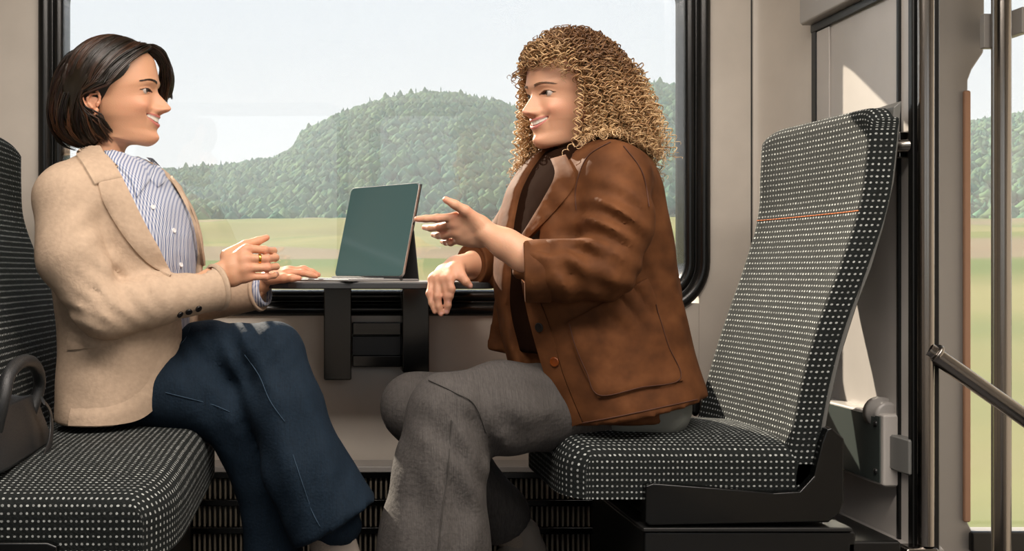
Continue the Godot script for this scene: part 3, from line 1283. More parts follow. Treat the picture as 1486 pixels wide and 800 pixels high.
# backrest: front outline tables [y, x] at the near and the far side; dir is the way it faces
func backrest(near: Array, far: Array, zf: float, zn: float, dir: float, thick: float, side: float) -> MB:
	var mb := MB.new()
	var y0: float = near[0][0]
	var y1: float = near[-1][0]
	var H := y1 - y0
	var W := absf(zn - zf)
	var rs := 0.016
	var rt := 0.022
	var lu := H - rt + rt * PI / 2 + thick
	var lv := W - 2 * rs + 2 * (rs * PI / 2 + side)
	var nu := 84
	var nv := 64
	var pts := PackedVector3Array()
	var uvs := PackedVector2Array()
	for a in nu:
		var u := lu * a / (nu - 1)
		var ru := roll(u, H - rt, rt)
		var y := y0 + ru.x
		for b in nv:
			var s := lv * b / (nv - 1) - lv / 2
			var rv := roll(absf(s), W / 2 - rs, rs)
			var zz := rv.x * signf(s)
			var e := zz / (W / 2)
			var f := (e + 1.0) / 2.0                       # 1 at the near side
			var x := lerpf(interp(far, y), interp(near, y), f)
			x += dir * 0.012 * (pow(absf(e), 4.0) - 0.3)   # slight side bolsters
			x -= dir * maxf(ru.y, rv.y)
			var round_top := 0.03 * pow(absf(e), 10.0) * smoothstep(y1 - 0.06, y1, y)
			pts.append(Vector3(x, y - round_top, (zf + zn) / 2 + zz))
			uvs.append(Vector2(s, u))
	mb.grid(pts, uvs, nu, nv, 1.0)
	fix_normals(mb, Vector3(interp(near, (y0 + y1) / 2) - dir * 0.06, (y0 + y1) / 2, (zf + zn) / 2))
	return mb


func build_seats() -> void:
	# ---- seat of the curly-haired woman
	var zn := -2.2
	var zf := -2.65
	var seat := thing("passenger_chair", "single dark dotted passenger chair that faces the dark-haired woman, beside the partition", "chair", Vector3(0.75, 0, -2.42))
	var near := [[0.345, 0.945], [0.378, 0.949], [0.543, 0.976], [0.66, 1.008], [0.777, 1.052], [0.90, 1.092], [1.0, 1.108], [1.107, 1.116]]
	var far := [[0.345, 0.895], [0.43, 0.919], [0.543, 0.948], [0.66, 0.985], [0.777, 1.026], [0.90, 1.060], [1.0, 1.066], [1.107, 1.070]]
	obj("backrest", backrest(near, far, zf, zn, -1.0, 0.03, 0.038), M.seat, seat)
	obj("cushion", cushion(0.99, 0.492, zf, zn, 0.414, 0.030, 0.098), M.seat, seat)
	# grey hard shell along the back of the backrest
	var sh := MB.new()
	var prof := PackedVector2Array()
	for y in [0.42, 0.50, 0.60, 0.70, 0.78, 0.86, 0.95, 1.05, 1.10]:
		prof.append(Vector2(interp(near, y) + 0.036, y))
	for y in [1.112, 1.05, 0.95, 0.86, 0.78, 0.70, 0.60, 0.50, 0.42]:
		prof.append(Vector2(interp(near, y) + (0.052 if y > 0.8 else 0.056), y))
	sh.prism(prof, zf + 0.004, zn - 0.002, Transform3D.IDENTITY, Color.WHITE, 0.003)
	obj("back_shell", sh, M.shell, seat)
	# black side cheek and pan
	var ck := MB.new()
	var poly := PackedVector2Array()
	for q in [[935, 704], [946, 700], [1040, 707], [1120, 714], [1158, 712], [1178, 690], [1190, 640], [1197, 622], [1204, 620], [1222, 636], [1222, 728], [1216, 745], [1200, 757], [940, 762], [934, 756]]:
		var p := P(q[0], q[1], 2.19)
		poly.append(Vector2(p.x, p.y))
	ck.prism(poly, -2.21, -2.18, Transform3D.IDENTITY, Color.WHITE, 0.004)
	ck.box(Vector3(0.66, 0.27, -2.65), Vector3(1.03, 0.325, -2.2), 0.01)
	ck.prism(poly, -2.67, -2.64, Transform3D.IDENTITY, Color.WHITE, 0.004)
	obj("side_cheek", ck, M.black_gloss, seat)
	var pd := MB.new()
	pd.box(Vector3(0.648, 0.0, -2.60), Vector3(1.07, 0.256, -2.185), 0.006)
	pd.box(Vector3(1.05, 0.0, -2.60), Vector3(1.16, 0.236, -2.185), 0.006)
	obj("pedestal", pd, M.black, seat)
	var st := MB.new()
	st.box(Vector3(0.645, 0.255, -2.61), Vector3(1.06, 0.264, -2.18), 0.003)
	obj("pan_edge", st, M.dark_steel, seat)
	# orange stitched line across the backrest
	var og := MB.new()
	dash_line(og, near, far, zf, zn, 0.893, -1.0, 0.0, 1.0)
	obj("stitch_line", og, M.orange, seat)
	# armrest stub on the window side
	var ar := MB.new()
	ar.box(Vector3(0.905, 0.42, -2.70), Vector3(0.935, 0.515, -2.668), 0.012)
	obj("recline_lever", ar, M.black, seat)

	# ---- bench of the dark-haired woman
	zn = -1.75
	zf = -2.68
	var bench := thing("train_bench", "dark dotted double train bench under the dark-haired woman and the handbag", "bench", Vector3(-0.45, 0, -2.2))
	var prof_l := [[0.345, -0.565], [0.42, -0.590], [0.50, -0.603], [0.585, -0.611], [0.70, -0.640], [0.81, -0.684], [0.90, -0.716], [0.98, -0.722], [1.086, -0.722]]
	obj("backrest", backrest(prof_l, prof_l, zf, zn, 1.0, 0.05, 0.05), M.seat, bench)
	obj("cushion", cushion(-0.64, -0.232, zf, zn, 0.413, 0.030, 0.105), M.seat, bench)
	var bs := MB.new()
	var bp := PackedVector2Array()
	for y in [0.36, 0.45, 0.55, 0.65, 0.75, 0.85, 0.95, 1.075]:
		bp.append(Vector2(interp(prof_l, y) - 0.05, y))
	for y in [1.09, 0.95, 0.85, 0.75, 0.65, 0.55, 0.45, 0.36]:
		bp.append(Vector2(interp(prof_l, y) - 0.085, y))
	bs.prism(bp, zf + 0.004, zn - 0.004, Transform3D.IDENTITY, Color.WHITE, 0.004)
	obj("back_shell", bs, M.shell, bench)
	var bd := MB.new()
	bd.box(Vector3(-0.70, 0.0, -2.62), Vector3(-0.30, 0.30, -1.80), 0.008)
	obj("pedestal", bd, M.black, bench)
	bd = MB.new()
	var bpoly := PackedVector2Array()
	for q in [[-420, 700], [-300, 786], [70, 786], [84, 792], [86, 812], [76, 822], [-400, 822]]:
		var p := P(q[0], q[1], 1.742)
		bpoly.append(Vector2(p.x, p.y))
	bd.prism(bpoly, -1.76, -1.735, Transform3D.IDENTITY, Color.WHITE, 0.004)
	obj("side_cheek", bd, M.black_gloss, bench)
	og = MB.new()
	dash_line(og, prof_l, prof_l, zf, zn, 0.548, 1.0, 0.58, 0.66)
	obj("stitch_line", og, M.orange, bench)


func dash_line(mb: MB, near: Array, far: Array, zf: float, zn: float, y: float, dir: float, f0: float, f1: float) -> void:
	var W := absf(zn - zf)
	var s := f0 * W + 0.012
	while s < f1 * W - 0.012:
		var pts := PackedVector3Array()
		for k in 3:
			var z := zf + s + k * 0.0045
			var f := clampf((z - zf) / W, 0.0, 1.0)
			var e := f * 2.0 - 1.0
			var x := lerpf(interp(far, y), interp(near, y), f) + dir * 0.012 * (pow(absf(e), 4.0) - 0.3)
			pts.append(Vector3(x + dir * 0.0008, y, z))
		mb.tube(pts, PackedFloat32Array([0.0011, 0.0013, 0.0011]), 6)
		s += 0.0125


func build_table() -> void:
	var tb := thing("folding_table", "small dark folding table fixed to the wall under the window", "table", Vector3(0.15, 0.487, -2.94))
	var top := MB.new()
	# plan outline (x, depth): rounded ends towards the aisle
	var plan := PackedVector2Array()
	var x0 := -0.128
	var x1 := 0.412
	var zc := -2.52
	for k in 9:
		var an := PI + PI / 2 * k / 8.0
		plan.append(Vector2(x0 + 0.10 + cos(an) * 0.10, -(zc - 0.10) + sin(an) * 0.10))
	for k in 9:
		var an := -PI / 2 + PI / 2 * k / 8.0
		plan.append(Vector2(x1 - 0.06 + cos(an) * 0.06, -(zc - 0.06) + sin(an) * 0.06))
	plan.append(Vector2(x1, 2.935))
	plan.append(Vector2(x0, 2.935))
	var lay := Transform3D(Basis(Vector3(1, 0, 0), Vector3(0, 0, -1), Vector3(0, 1, 0)), Vector3.ZERO)
	top.prism(plan, 0.731, 0.7465, lay, Color.WHITE, 0.003)
	obj("table_top", top, M.table, tb)
	var inl := MB.new()
	var plan2 := PackedVector2Array()
	for p in plan:
		plan2.append(Vector2(lerpf(p.x, 0.142, 0.035), lerpf(p.y, 2.72, 0.035)))
	inl.prism(plan2, 0.7462, 0.7478, lay, Color.WHITE, 0.0006)
	obj("top_surface", inl, M.grey_paint, tb)
	for s in [[470, 510, 552], [584, 623, 541]]:
		var b := MB.new()
		var a := P(s[0], s[2], 2.86)
		var c := P(s[1], 412, 2.86)
		b.box(Vector3(a.x, a.y, -2.932), Vector3(c.x, 0.731, -2.86), 0.003)
		obj("bracket", b, M.black_gloss, tb)
	for s in [[468, 487, 2.90], [516, 533, 2.90]]:
		var b := MB.new()
		b.box(Vector3(0.093, P(0, s[1], s[2]).y, -2.934), Vector3(0.222, P(0, s[0], s[2]).y, -s[2]), 0.003)
		obj("cross_bar", b, M.black_gloss, tb)
	var bb := MB.new()
	bb.box(Vector3(0.093, P(0, 516, 2.92).y, -2.934), Vector3(0.222, P(0, 488, 2.92).y, -2.915), 0.002)
	obj("back_plate", bb, M.dark_steel, tb)

	# tablet computer on its keyboard cover
	var tab := thing("tablet_computer", "tablet computer propped on a folding stand with keyboard cover on the table", "tablet", Vector3(0.15, 0.748, -2.72))
	var br := P(584, 402, 2.62)
	var bl := P(485, 397, 2.80)
	br.y = 0.7585
	bl.y = 0.7585
	var ex := (br - bl).normalized()
	var lean := Vector3(-ex.z, 0, ex.x) if -ex.z > 0.0 else Vector3(ex.z, 0, -ex.x)
	lean = lean if lean.x > 0.0 else -lean
	var ey := lean * 0.060 + Vector3.UP * 0.228
	var hgt := ey.length()
	ey = ey.normalized()
	var ez := ex.cross(ey)                    # out of the screen
	var bt := Transform3D(Basis(ex, ey, ez), (br + bl) / 2)
	var wd := br.distance_to(bl)
	var rr := []
	for q in rounded_rect(-wd / 2, 0, wd / 2, hgt, 0.012, 6):
		rr.append(q[0])
	var body := MB.new()
	body.prism(PackedVector2Array(rr), -0.007, 0.0, bt, Color.WHITE, 0.0012)
	obj("body", body, M.tablet, tab)
	var scr := MB.new()
	rr = []
	for q in rounded_rect(-wd / 2 + 0.002, 0.002, wd / 2 - 0.002, hgt - 0.002, 0.011, 6):
		rr.append(q[0])
	scr.prism(PackedVector2Array(rr), 0.0, 0.0008, bt, Color.WHITE, 0.0002)
	obj("screen", scr, M.screen, tab)
	var bz := MB.new()
	for k in [2]:
		bz.box(Vector3(wd / 2 - 0.001, [0.045, 0.085, 0.13][k], -0.0055), Vector3(wd / 2 + 0.0006, [0.075, 0.10, 0.137][k], -0.0018), 0.0004, Color.WHITE, bt)
	obj("side_button", bz, M.dark_steel, tab)
	# cover: back flap that props the screen, hinge roll, keyboard slab
	var fl := MB.new()
	var foot := (br + bl) / 2 - ez.slide(Vector3.UP).normalized() * 0.055
	foot.y = 0.7495
	var mid := bt * Vector3(0, hgt * 0.50, -0.008)
	var fx := Basis(ex, (mid - foot).normalized(), ex.cross((mid - foot).normalized()))
	fl.box(Vector3(-wd / 2, 0, -0.004), Vector3(wd / 2, mid.distance_to(foot), 0.0), 0.0015, Color.WHITE, Transform3D(fx, foot))
	fl.box(Vector3(-wd / 2, hgt * 0.48, -0.0105), Vector3(wd / 2, hgt - 0.001, -0.007), 0.0012, Color.WHITE, bt)
	obj("folio_cover", fl, M.folio, tab)
	var kb := MB.new()
	var outw := ez.slide(Vector3.UP).normalized()
	var kt := Transform3D(Basis(ex, Vector3.UP, ex.cross(Vector3.UP)), Vector3((br.x + bl.x) / 2, 0.7479, (br.z + bl.z) / 2))
	if kt.basis.z.dot(outw) < 0:
		kt.basis = Basis(-ex, Vector3.UP, outw)
	kb.box(Vector3(-wd / 2, 0.0002, -0.06), Vector3(wd / 2, 0.006, 0.175), 0.002, Color.WHITE, kt)
	var kbo := obj("keyboard_cover", kb, M.keyboard, tab)
	var ky := MB.new()
	for row in 5:
		for c in 13:
			var kx := -wd / 2 + 0.014 + c * (wd - 0.028) / 13.0
			ky.box(Vector3(kx, 0.006, 0.045 + row * 0.0185), Vector3(kx + (wd - 0.028) / 13.0 - 0.003, 0.0078, 0.045 + row * 0.0185 + 0.015), 0.0008, Color.WHITE, kt)
	var kyo := obj("keys", ky, M.keys, kbo)
	kyo.set_meta("kind", "stuff")
	var hg := MB.new()
	hg.tube(PackedVector3Array([kt * Vector3(-wd / 2, 0.0065, 0.004), kt * Vector3(wd / 2, 0.0065, 0.004)]), PackedFloat32Array([0.0055]), 12)
	obj("hinge", hg, M.folio, tab)


func build_bag() -> void:
	var bag := thing("handbag", "dark leather handbag with a looped handle leaning against the bench backrest", "bag", Vector3(-0.56, 0.43, -2.0))
	# body in its own frame: wide along z, leaning on the backrest
	var mb := MB.new()
	var pts := PackedVector3Array()
	var nu := 22
	var nv := 44
	for a in nu:
		var t := float(a) / (nu - 1)
		var y := 0.432 + t * 0.105
		var hz := lerpf(0.215, 0.155, t) * (1.0 if a < nu - 1 else 0.98)
		var hx := lerpf(0.036, 0.022, t)
		var shut := 1.0
		if a == 0 or a == nu - 1:
			shut = 0.02
		for b in nv:
			var an := TAU * b / nv
			var cx := signf(cos(an)) * pow(absf(cos(an)), 0.45)
			var cz := signf(sin(an)) * pow(absf(sin(an)), 0.45)
			pts.append(Vector3(-0.553 - t * 0.012 + cx * hx * shut, y + 0.012 * t * cos(an * 2.0) * 0.5, -2.0 + cz * hz * shut))
	mb.grid(pts, PackedVector2Array(), nu, nv, 1.0, PackedColorArray(), true)
	fix_normals(mb, Vector3(-0.56, 0.49, -2.0))
	obj("body", mb, M.leather, bag)
	var h := MB.new()
	tubes(h, [Vector3(-0.545, 0.50, -2.10), Vector3(-0.532, 0.555, -2.115), Vector3(-0.53, 0.595, -2.07), Vector3(-0.528, 0.61, -1.98), Vector3(-0.53, 0.595, -1.90), Vector3(-0.532, 0.555, -1.87), Vector3(-0.545, 0.50, -1.87)], 0.012, 10, 40)
	obj("handle", h, M.leather, bag)
	h = MB.new()
	var strap := PackedVector3Array(spline([Vector3(-0.512, 0.53, -2.06), Vector3(-0.505, 0.50, -2.09), Vector3(-0.500, 0.455, -2.07), Vector3(-0.498, 0.425, -2.0), Vector3(-0.496, 0.42, -1.92)], 30))
	h.tube(strap, PackedFloat32Array([0.012]), 10, PackedColorArray(), false, 0.22, Vector3(0, 0.4, 1))
	obj("strap", h, M.leather, bag)
	h = MB.new()
	h.lathe(P(3, 597, 2.06), Vector3(1, 0.1, 0.3), PackedVector2Array([Vector2(0.009, -0.01), Vector2(0.009, 0.002), Vector2(0.006, 0.005), Vector2(0.0, 0.006)]), 16)
	obj("stud", h, M.gold, bag)


# ---------------------------------------------------------------- clothing fields

class Jacket extends Sdf:
	var open_y := []            # heights, top to bottom
	var open_w := []            # half width of the front opening at those heights
	var creases := []           # [point, direction, reach, wave length, depth]
	var noise := FastNoiseLite.new()
	var amp := 0.003
	var hem := 0.0              # height of the hem at hem_x, rising by hem_slope per metre along x
	var hem_x := 0.0
	var hem_slope := 0.0
	var open_s := []            # sideways shift of the opening at those heights, if it differs
	var depth := 0.03           # how deep the opening reaches
	var skew := 0.0             # sideways shift of the opening

	var cuts := []              # [point, normal, reach]: cloth ends at these planes

	func post(p: Vector3, r: float) -> float:
		if absf(r) > 0.045:
			return r
		var w := noise.get_noise_3dv(p) * amp
		for q in creases:
			var dp: Vector3 = p - q[0]
			var l := dp.length()
			if l < q[2]:
				var m := 1.0 - l / float(q[2])
				var sn := sin(dp.dot(q[1]) * TAU / float(q[3]) + noise.get_noise_3dv(p * 0.6) * 4.0)
				w += (sn * absf(sn) * 0.6 + sn * 0.4) * q[4] * m
		r += w
		for c in cuts:
			var dc: Vector3 = p - c[0]
			if dc.length_squared() < c[2] * c[2]:
				r = maxf(r, dc.dot(c[1]))
		# front opening
		if open_y.size() and p.y < open_y[0]:
			var td := trunk.d(p)
			if td < 0.06:
				var lk := trunk.look(p)
				if lk[0] > 0.0:
					var k := 0
					while k < open_y.size() - 2 and p.y < open_y[k + 1]:
						k += 1
					var f := clampf((open_y[k] - p.y) / (open_y[k] - open_y[k + 1]), 0.0, 1.0)
					var half: float = lerpf(open_w[k], open_w[k + 1], f)
					var sk: float = lerpf(open_s[k], open_s[k + 1], f) if open_s.size() else skew
					r = maxf(r, minf(half - absf(lk[1] - sk), td + depth))
			if td < 0.08:
				r = maxf(r, hem + (p.x - hem_x) * hem_slope - p.y)
		return r


class Wrinkled extends Sdf:
	var creases := []
	var noise := FastNoiseLite.new()
	var amp := 0.003
	var cuts := []              # [point, normal]: material is removed on the normal's side

	func post(p: Vector3, r: float) -> float:
		if absf(r) > 0.05:
			return r
		var w := noise.get_noise_3dv(p) * amp
		for q in creases:
			var dp: Vector3 = p - q[0]
			var l := dp.length()
			if l < q[2]:
				var m := 1.0 - l / float(q[2])
				var sn := sin(dp.dot(q[1]) * TAU / float(q[3]) + noise.get_noise_3dv(p * 0.6) * 4.0)
				w += (sn * absf(sn) * 0.6 + sn * 0.4) * q[4] * m
		r += w
		for c in cuts:
			if (p - c[0]).length() < c[2]:
				r = maxf(r, (p - c[0]).dot(c[1]))
		return r


func make_trunk(rows: Array, depth: float, yaw_fw: Vector3) -> Trunk:
	# rows: [pixel y, back x, front x, half width] from the top down
	var t := Trunk.new()
	t.fw = yaw_fw.normalized()
	t.lat = Vector3.UP.cross(t.fw)
	var n := t.N
	var top: float = rows[0][0]
	var bot: float = rows[-1][0]
	t.y1 = P(0, top, depth).y
	t.y0 = P(0, bot, depth).y
	for j in n:
		var py := lerpf(bot, top, float(j) / (n - 1))
		var b := interp_row(rows, py, 1)
		var f := interp_row(rows, py, 2)
		var w := interp_row(rows, py, 3)
		var c := P((b + f) / 2, py, depth)
		t.cx.append(c.x)
		t.cz.append(c.z)
		var ex := absf(f - b) / 2 * depth / FOCAL
		# the outline is that of a turned ellipse: take out what its width adds
		var s2 := t.fw.z * t.fw.z
		t.hx.append(sqrt(maxf(ex * ex - w * w * s2, 0.0025) / (1.0 - s2)))
		t.hz.append(w)
	return t


func interp_row(rows: Array, y: float, col: int) -> float:
	var tab := []
	for r in rows:
		tab.append([r[0], r[col]])
	return interp(tab, y)


# where the line of sight through a pixel meets a garment
func hit(s: Sdf, px: float, py: float, d0: float) -> Vector3:
	var d := d0
	for k in 70:
		var e := s.at(P(px, py, d))
		if e < 0.0006:
			break
		d += clampf(e * 0.7, 0.0006, 0.05)
		if d > d0 + 1.2:
			break
	return P(px, py, d)


# a flap of cloth lying on a garment between two outlines given on the photograph
func flap(s: Sdf, A: Array, B: Array, nu: int, nv: int, d0: float, off: float, mb: MB, taper := false) -> void:
	var a := spline(A, nu)
	var b := spline(B, nu)
	var pts := PackedVector3Array()
	var skirt := []
	for i in nu:
		for j in nv:
			var q: Vector2 = a[i].lerp(b[i], float(j) / (nv - 1))
			var h := hit(s, q.x, q.y, d0)
			var nn := s.normal(h)
			var e := off
			if i == 0 or j == 0 or i == nu - 1 or j == nv - 1:
				e = off * 0.75
			if taper:                         # flush with the cloth along the inner edge and the ends
				e = -0.002 + (off + 0.002) * smoothstep(0.0, 0.6, float(j) / (nv - 1)) * smoothstep(0.0, 0.08, float(i) / (nu - 1))
			pts.append(h + nn * e)
			skirt.append(h - nn * 0.004)
	mb.grid(pts, PackedVector2Array(), nu, nv, 1.0)
	var f := mb.v.size() - nu * nv
	var cam := Vector3(0, EYE_Y, 0)
	var sum := 0.0
	for k in range(f, mb.v.size()):
		sum += mb.n[k].dot(cam - mb.v[k])
	if sum < 0:
		for k in range(f, mb.v.size()):
			mb.n[k] = -mb.n[k]
	var ring := []
	for i in nu:
		ring.append(i * nv)
	for j in range(1, nv):
		ring.append((nu - 1) * nv + j)
	for i in range(nu - 2, -1, -1):
		ring.append(i * nv + nv - 1)
	for j in range(nv - 2, 0, -1):
		ring.append(j)
	var mid := Vector3.ZERO
	for k in ring:
		mid += pts[k] / ring.size()
	for k in ring.size():
		var p0: int = ring[k]
		var p1: int = ring[(k + 1) % ring.size()]
		var nn := (pts[p0] - mid).normalized()
		var q0 := mb.add(pts[p0], nn)
		var q1 := mb.add(pts[p1], nn)
		var q2 := mb.add(skirt[p1], nn)
		var q3 := mb.add(skirt[p0], nn)
		mb.quad(q0, q1, q2, q3)


# a seam or stitched line following a garment
func seam(s: Sdf, line: Array, n: int, d0: float, r: float, mb: MB, off := 0.0004) -> void:
	var pts := PackedVector3Array()
	for q: Vector2 in spline(line, n):
		var h := hit(s, q.x, q.y, d0)
		pts.append(h + s.normal(h) * off)
	mb.tube(pts, PackedFloat32Array([r]), 6)


func button_on(s: Sdf, px: float, py: float, d0: float, r: float, off := 0.002) -> MB:
	var h := hit(s, px, py, d0)
	var nn := s.normal(h)
	var mb := MB.new()
	mb.lathe(h + nn * off, nn, PackedVector2Array([Vector2(r * 0.9, -0.002), Vector2(r, 0.0), Vector2(r, 0.0016), Vector2(r * 0.86, 0.0026), Vector2(r * 0.66, 0.0017), Vector2(r * 0.2, 0.0015), Vector2(0.0, 0.0015)]), 18)
	return mb


# ---------------------------------------------------------------- heads

# rows of a head: front point, back point (x forward, y up from eye level), half width, shape of the front
const HEAD := [
	[0.000, 0.1130, -0.002, 0.1130, 0.002, 1.0], [0.028, 0.1090, -0.032, 0.1090, 0.033, 1.0], [0.056, 0.0965, -0.068, 0.0950, 0.0550, 0.98],
	[0.078, 0.0740, -0.095, 0.0680, 0.070, 0.95], [0.0850, 0.0500, -0.103, 0.0400, 0.0730, 0.95], [0.0885, 0.0300, -0.104, 0.0150, 0.0735, 0.95],
	[0.0895, 0.0150, -0.101, -0.0050, 0.0730, 0.95], [0.0845, 0.0020, -0.097, -0.0150, 0.0720, 0.96], [0.0805, -0.0120, -0.091, -0.0270, 0.0705, 0.98],
	[0.0790, -0.0300, -0.083, -0.0400, 0.0685, 1.0], [0.0785, -0.0450, -0.077, -0.0500, 0.0655, 1.04], [0.0785, -0.0570, -0.072, -0.0560, 0.0624, 1.08],
	[0.0775, -0.0660, -0.069, -0.0600, 0.0592, 1.1], [0.0765, -0.0750, -0.067, -0.0640, 0.0560, 1.12], [0.0750, -0.0870, -0.065, -0.0680, 0.0527, 1.15],
	[0.0770, -0.1020, -0.064, -0.0720, 0.0490, 1.18], [0.0720, -0.1140, -0.063, -0.0760, 0.0465, 1.15], [0.0580, -0.1190, -0.063, -0.0800, 0.0455, 1.08],
	[0.0340, -0.1140, -0.063, -0.0860, 0.0445, 1.0], [0.0120, -0.1160, -0.064, -0.0950, 0.0440, 1.0], [0.0030, -0.1400, -0.066, -0.1150, 0.0455, 1.0],
	[-0.0010, -0.1700, -0.070, -0.1550, 0.0480, 1.0], [-0.0040, -0.2300, -0.080, -0.2150, 0.0600, 1.0]]


var brow_pts := PackedVector3Array()     # forehead surface of the head made last


func bump(a: float, s: float) -> float:
	return exp(-a * a / (s * s))


class Face:
	var smile := 1.0
	var gap := 0.0055           # half height of the open mouth
	var mouth_w := 0.0315
	var eye_open := 0.0042
	var nose := 1.0
	var skin := Color(0.55, 0.30, 0.19)
	var lip := Color(0.45, 0.14, 0.12)
	var brow := Color(0.03, 0.02, 0.015)
	var blush := Color(0.60, 0.24, 0.16)
	var iris := Color(0.05, 0.03, 0.02)


func nose_height(y: float) -> float:
	return interp([[-0.060, 0.0], [-0.0535, 0.001], [-0.0495, 0.009], [-0.046, 0.0195], [-0.041, 0.0265], [-0.036, 0.0272], [-0.030, 0.0235], [-0.020, 0.0165], [-0.010, 0.0095], [0.0, 0.0035], [0.008, 0.0], [0.02, 0.0]], y) if y > -0.06 and y < 0.02 else 0.0


# adds the head and neck to mb; returns where the eyes sit (local)
func add_head(mb: MB, T: Transform3D, fc: Face) -> Array:
	var sub := 11
	var nr := (HEAD.size() - 1) * sub + 1
	var keys := []
	for c in 6:
		var tab := []
		for h in HEAD:
			tab.append(h[c])
		keys.append(spline(tab, nr))
	var nc := 176
	var pts := PackedVector3Array()
	var cl := PackedColorArray()
	var eyes := [Vector3.ZERO, Vector3.ZERO]
	var best := [1e9, 1e9]
	brow_pts.clear()
	for a in nr:
		var F := Vector2(keys[0][a], keys[1][a])
		var Bk := Vector2(keys[2][a], keys[3][a])
		var w: float = keys[4][a]
		var sh: float = keys[5][a]
		var C := Bk.lerp(F, 0.50)
		for b in nc:
			var u := 2.0 * b / nc - 1.0
			var th := PI * (u * 0.42 + 0.58 * u * u * u)
			var c := cos(th)
			var s := sin(th)
			var lat := w * signf(s) * pow(absf(s), sh if c > 0.0 else 1.0)
			var q := C + ((F - C) * c if c > 0.0 else (C - Bk) * c)
			var y := q.y
			var z := lat
			var az := absf(z)
			var x := q.x
			var col := fc.skin
			if c > 0.15:
				var front := smoothstep(0.15, 0.45, c)
				# muzzle over the teeth, and the chin
				x += 0.0108 * bump(y + 0.065, 0.026) * bump(az, 0.0285) * front
				x += 0.0085 * bump(y + 0.103, 0.0125) * bump(az, 0.0195) * front
				# nose with its wings
				var wn := interp([[-0.06, 0.0125], [-0.042, 0.0140], [-0.03, 0.0110], [-0.01, 0.0085], [0.02, 0.009]], clampf(y, -0.06, 0.02))
				var nh := nose_height(y) * fc.nose
				x += (nh + 0.0035 * smoothstep(-0.052, -0.044, y) * smoothstep(0.0, -0.02, y)) * bump(z, wn) * front
				x += 0.0085 * bump(az - 0.0130, 0.0050) * bump(y + 0.0425, 0.0062) * front
				x -= 0.0050 * bump(az - 0.0065, 0.0028) * bump(y + 0.0505, 0.0026) * front
				# brow, socket, eye ball
				x += 0.0022 * bump(y - 0.017, 0.007) * bump(az - 0.028, 0.020) * front
				x -= 0.0080 * bump(y + 0.001, 0.0115) * bump(az - 0.029, 0.0165) * front
				x += 0.0066 * bump(y + 0.002, 0.0078) * bump(az - 0.032, 0.0125) * front
				# cheeks pushed up by the smile, folds from nose to mouth
				var ck := fc.smile * bump(y + 0.036, 0.0165) * bump(az - 0.042, 0.0150) * front
				x += 0.0090 * ck
				z += signf(z) * 0.0030 * ck
				var fold := 0.0200 + (-y - 0.042) * 0.70 - 14.0 * (-y - 0.042) * absf(-y - 0.042)
				if y < -0.034 and y > -0.094:
					x -= 0.0019 * fc.smile * bump(az - fold, 0.0050) * smoothstep(-0.034, -0.050, y) * smoothstep(-0.094, -0.070, y) * front
				x -= 0.0012 * fc.smile * bump(y + 0.0105 + (az - 0.03) * 0.25, 0.0020) * bump(az - 0.034, 0.012) * front
				# mouth
				var mw := fc.mouth_w
				var ym := -0.0655 + 0.0130 * fc.smile * (az / mw) * (az / mw)
				var e := clampf(1.0 - pow(az / mw, 2.0), 0.0, 1.0)
				var dy := y - ym
				var op := fc.gap * pow(e, 0.55)
				if az < mw * 1.25:
					var up := 0.0062 * pow(e, 0.6) + 0.0004
					var dn := 0.0082 * pow(e, 0.6) + 0.0004
					x += 0.0028 * e * bump(dy - op - 0.0030, 0.0036)
					x += 0.0034 * e * bump(dy + op + 0.0040, 0.0046)
					x -= 0.0030 * bump(az - mw, 0.0050) * bump(dy, 0.005)
					if az < mw and absf(dy) < op:
						var lower := dy < -op * 0.50
						x -= (0.0045 if lower else 0.0022) * minf(1.0, (op - absf(dy)) / 0.0016)
						var tooth := fmod(az + 0.0001, 0.0074) < 0.0007
						col = Color(0.74, 0.69, 0.61) if not tooth else Color(0.55, 0.47, 0.40)
						if lower:
							col = Color(0.28, 0.07, 0.055)
						if az > mw * 0.88:
							col = Color(0.16, 0.04, 0.03)
					elif dy >= 0.0 and dy < op + up and az < mw * 1.02:
						col = fc.lip.lerp(fc.skin, smoothstep(op + up * 0.72, op + up, dy))
					elif dy < 0.0 and -dy < op + dn and az < mw * 1.02:
						col = fc.lip.lerp(fc.skin, smoothstep(op + dn * 0.72, op + dn, -dy))
				# eye opening
				var ez := az - 0.0315
				var eo := fc.eye_open * clampf(1.0 - pow(ez / 0.0142, 2.0), 0.0, 1.0)
				var ey := y + 0.0015 - ez * 0.06 + 60.0 * ez * ez * 0.12
				if absf(ez) < 0.0175:
					var bi := 0 if z > 0.0 else 1
					var dd := absf(ez) + absf(ey)
					if dd < best[bi]:
						best[bi] = dd
						eyes[bi] = Vector3(x, y, z)
					if eo > 0.0002 and absf(ey) < eo:
						x -= 0.006 * minf(1.0, (eo - absf(ey)) / 0.0009)
						col = Color(0.10, 0.05, 0.04)
					elif ey > 0.0 and ey < eo + 0.0020:
						col = fc.brow
						x += 0.0008
					elif ey < 0.0 and -ey < eo + 0.0009:
						col = fc.skin.lerp(fc.brow, 0.6)
					elif ey > 0.0 and ey < eo + 0.006:
						x += 0.0009 * bump(ey - eo - 0.0030, 0.002)
				# colour of cheeks, nose and chin
				if col == fc.skin:
					col = col.lerp(fc.blush, 0.42 * bump(y + 0.036, 0.018) * bump(az - 0.042, 0.020) + 0.30 * bump(y + 0.040, 0.012) * bump(az, 0.012) + 0.2 * bump(y + 0.103, 0.012) * bump(az, 0.018))
				if y > 0.004 and y < 0.034:
					brow_pts.append(Vector3(x, y, z))
			pts.append(T * Vector3(x, y, z))
			cl.append(col)
	var f := mb.v.size()
	mb.grid(pts, PackedVector2Array(), nr, nc, 1.0, cl, true)
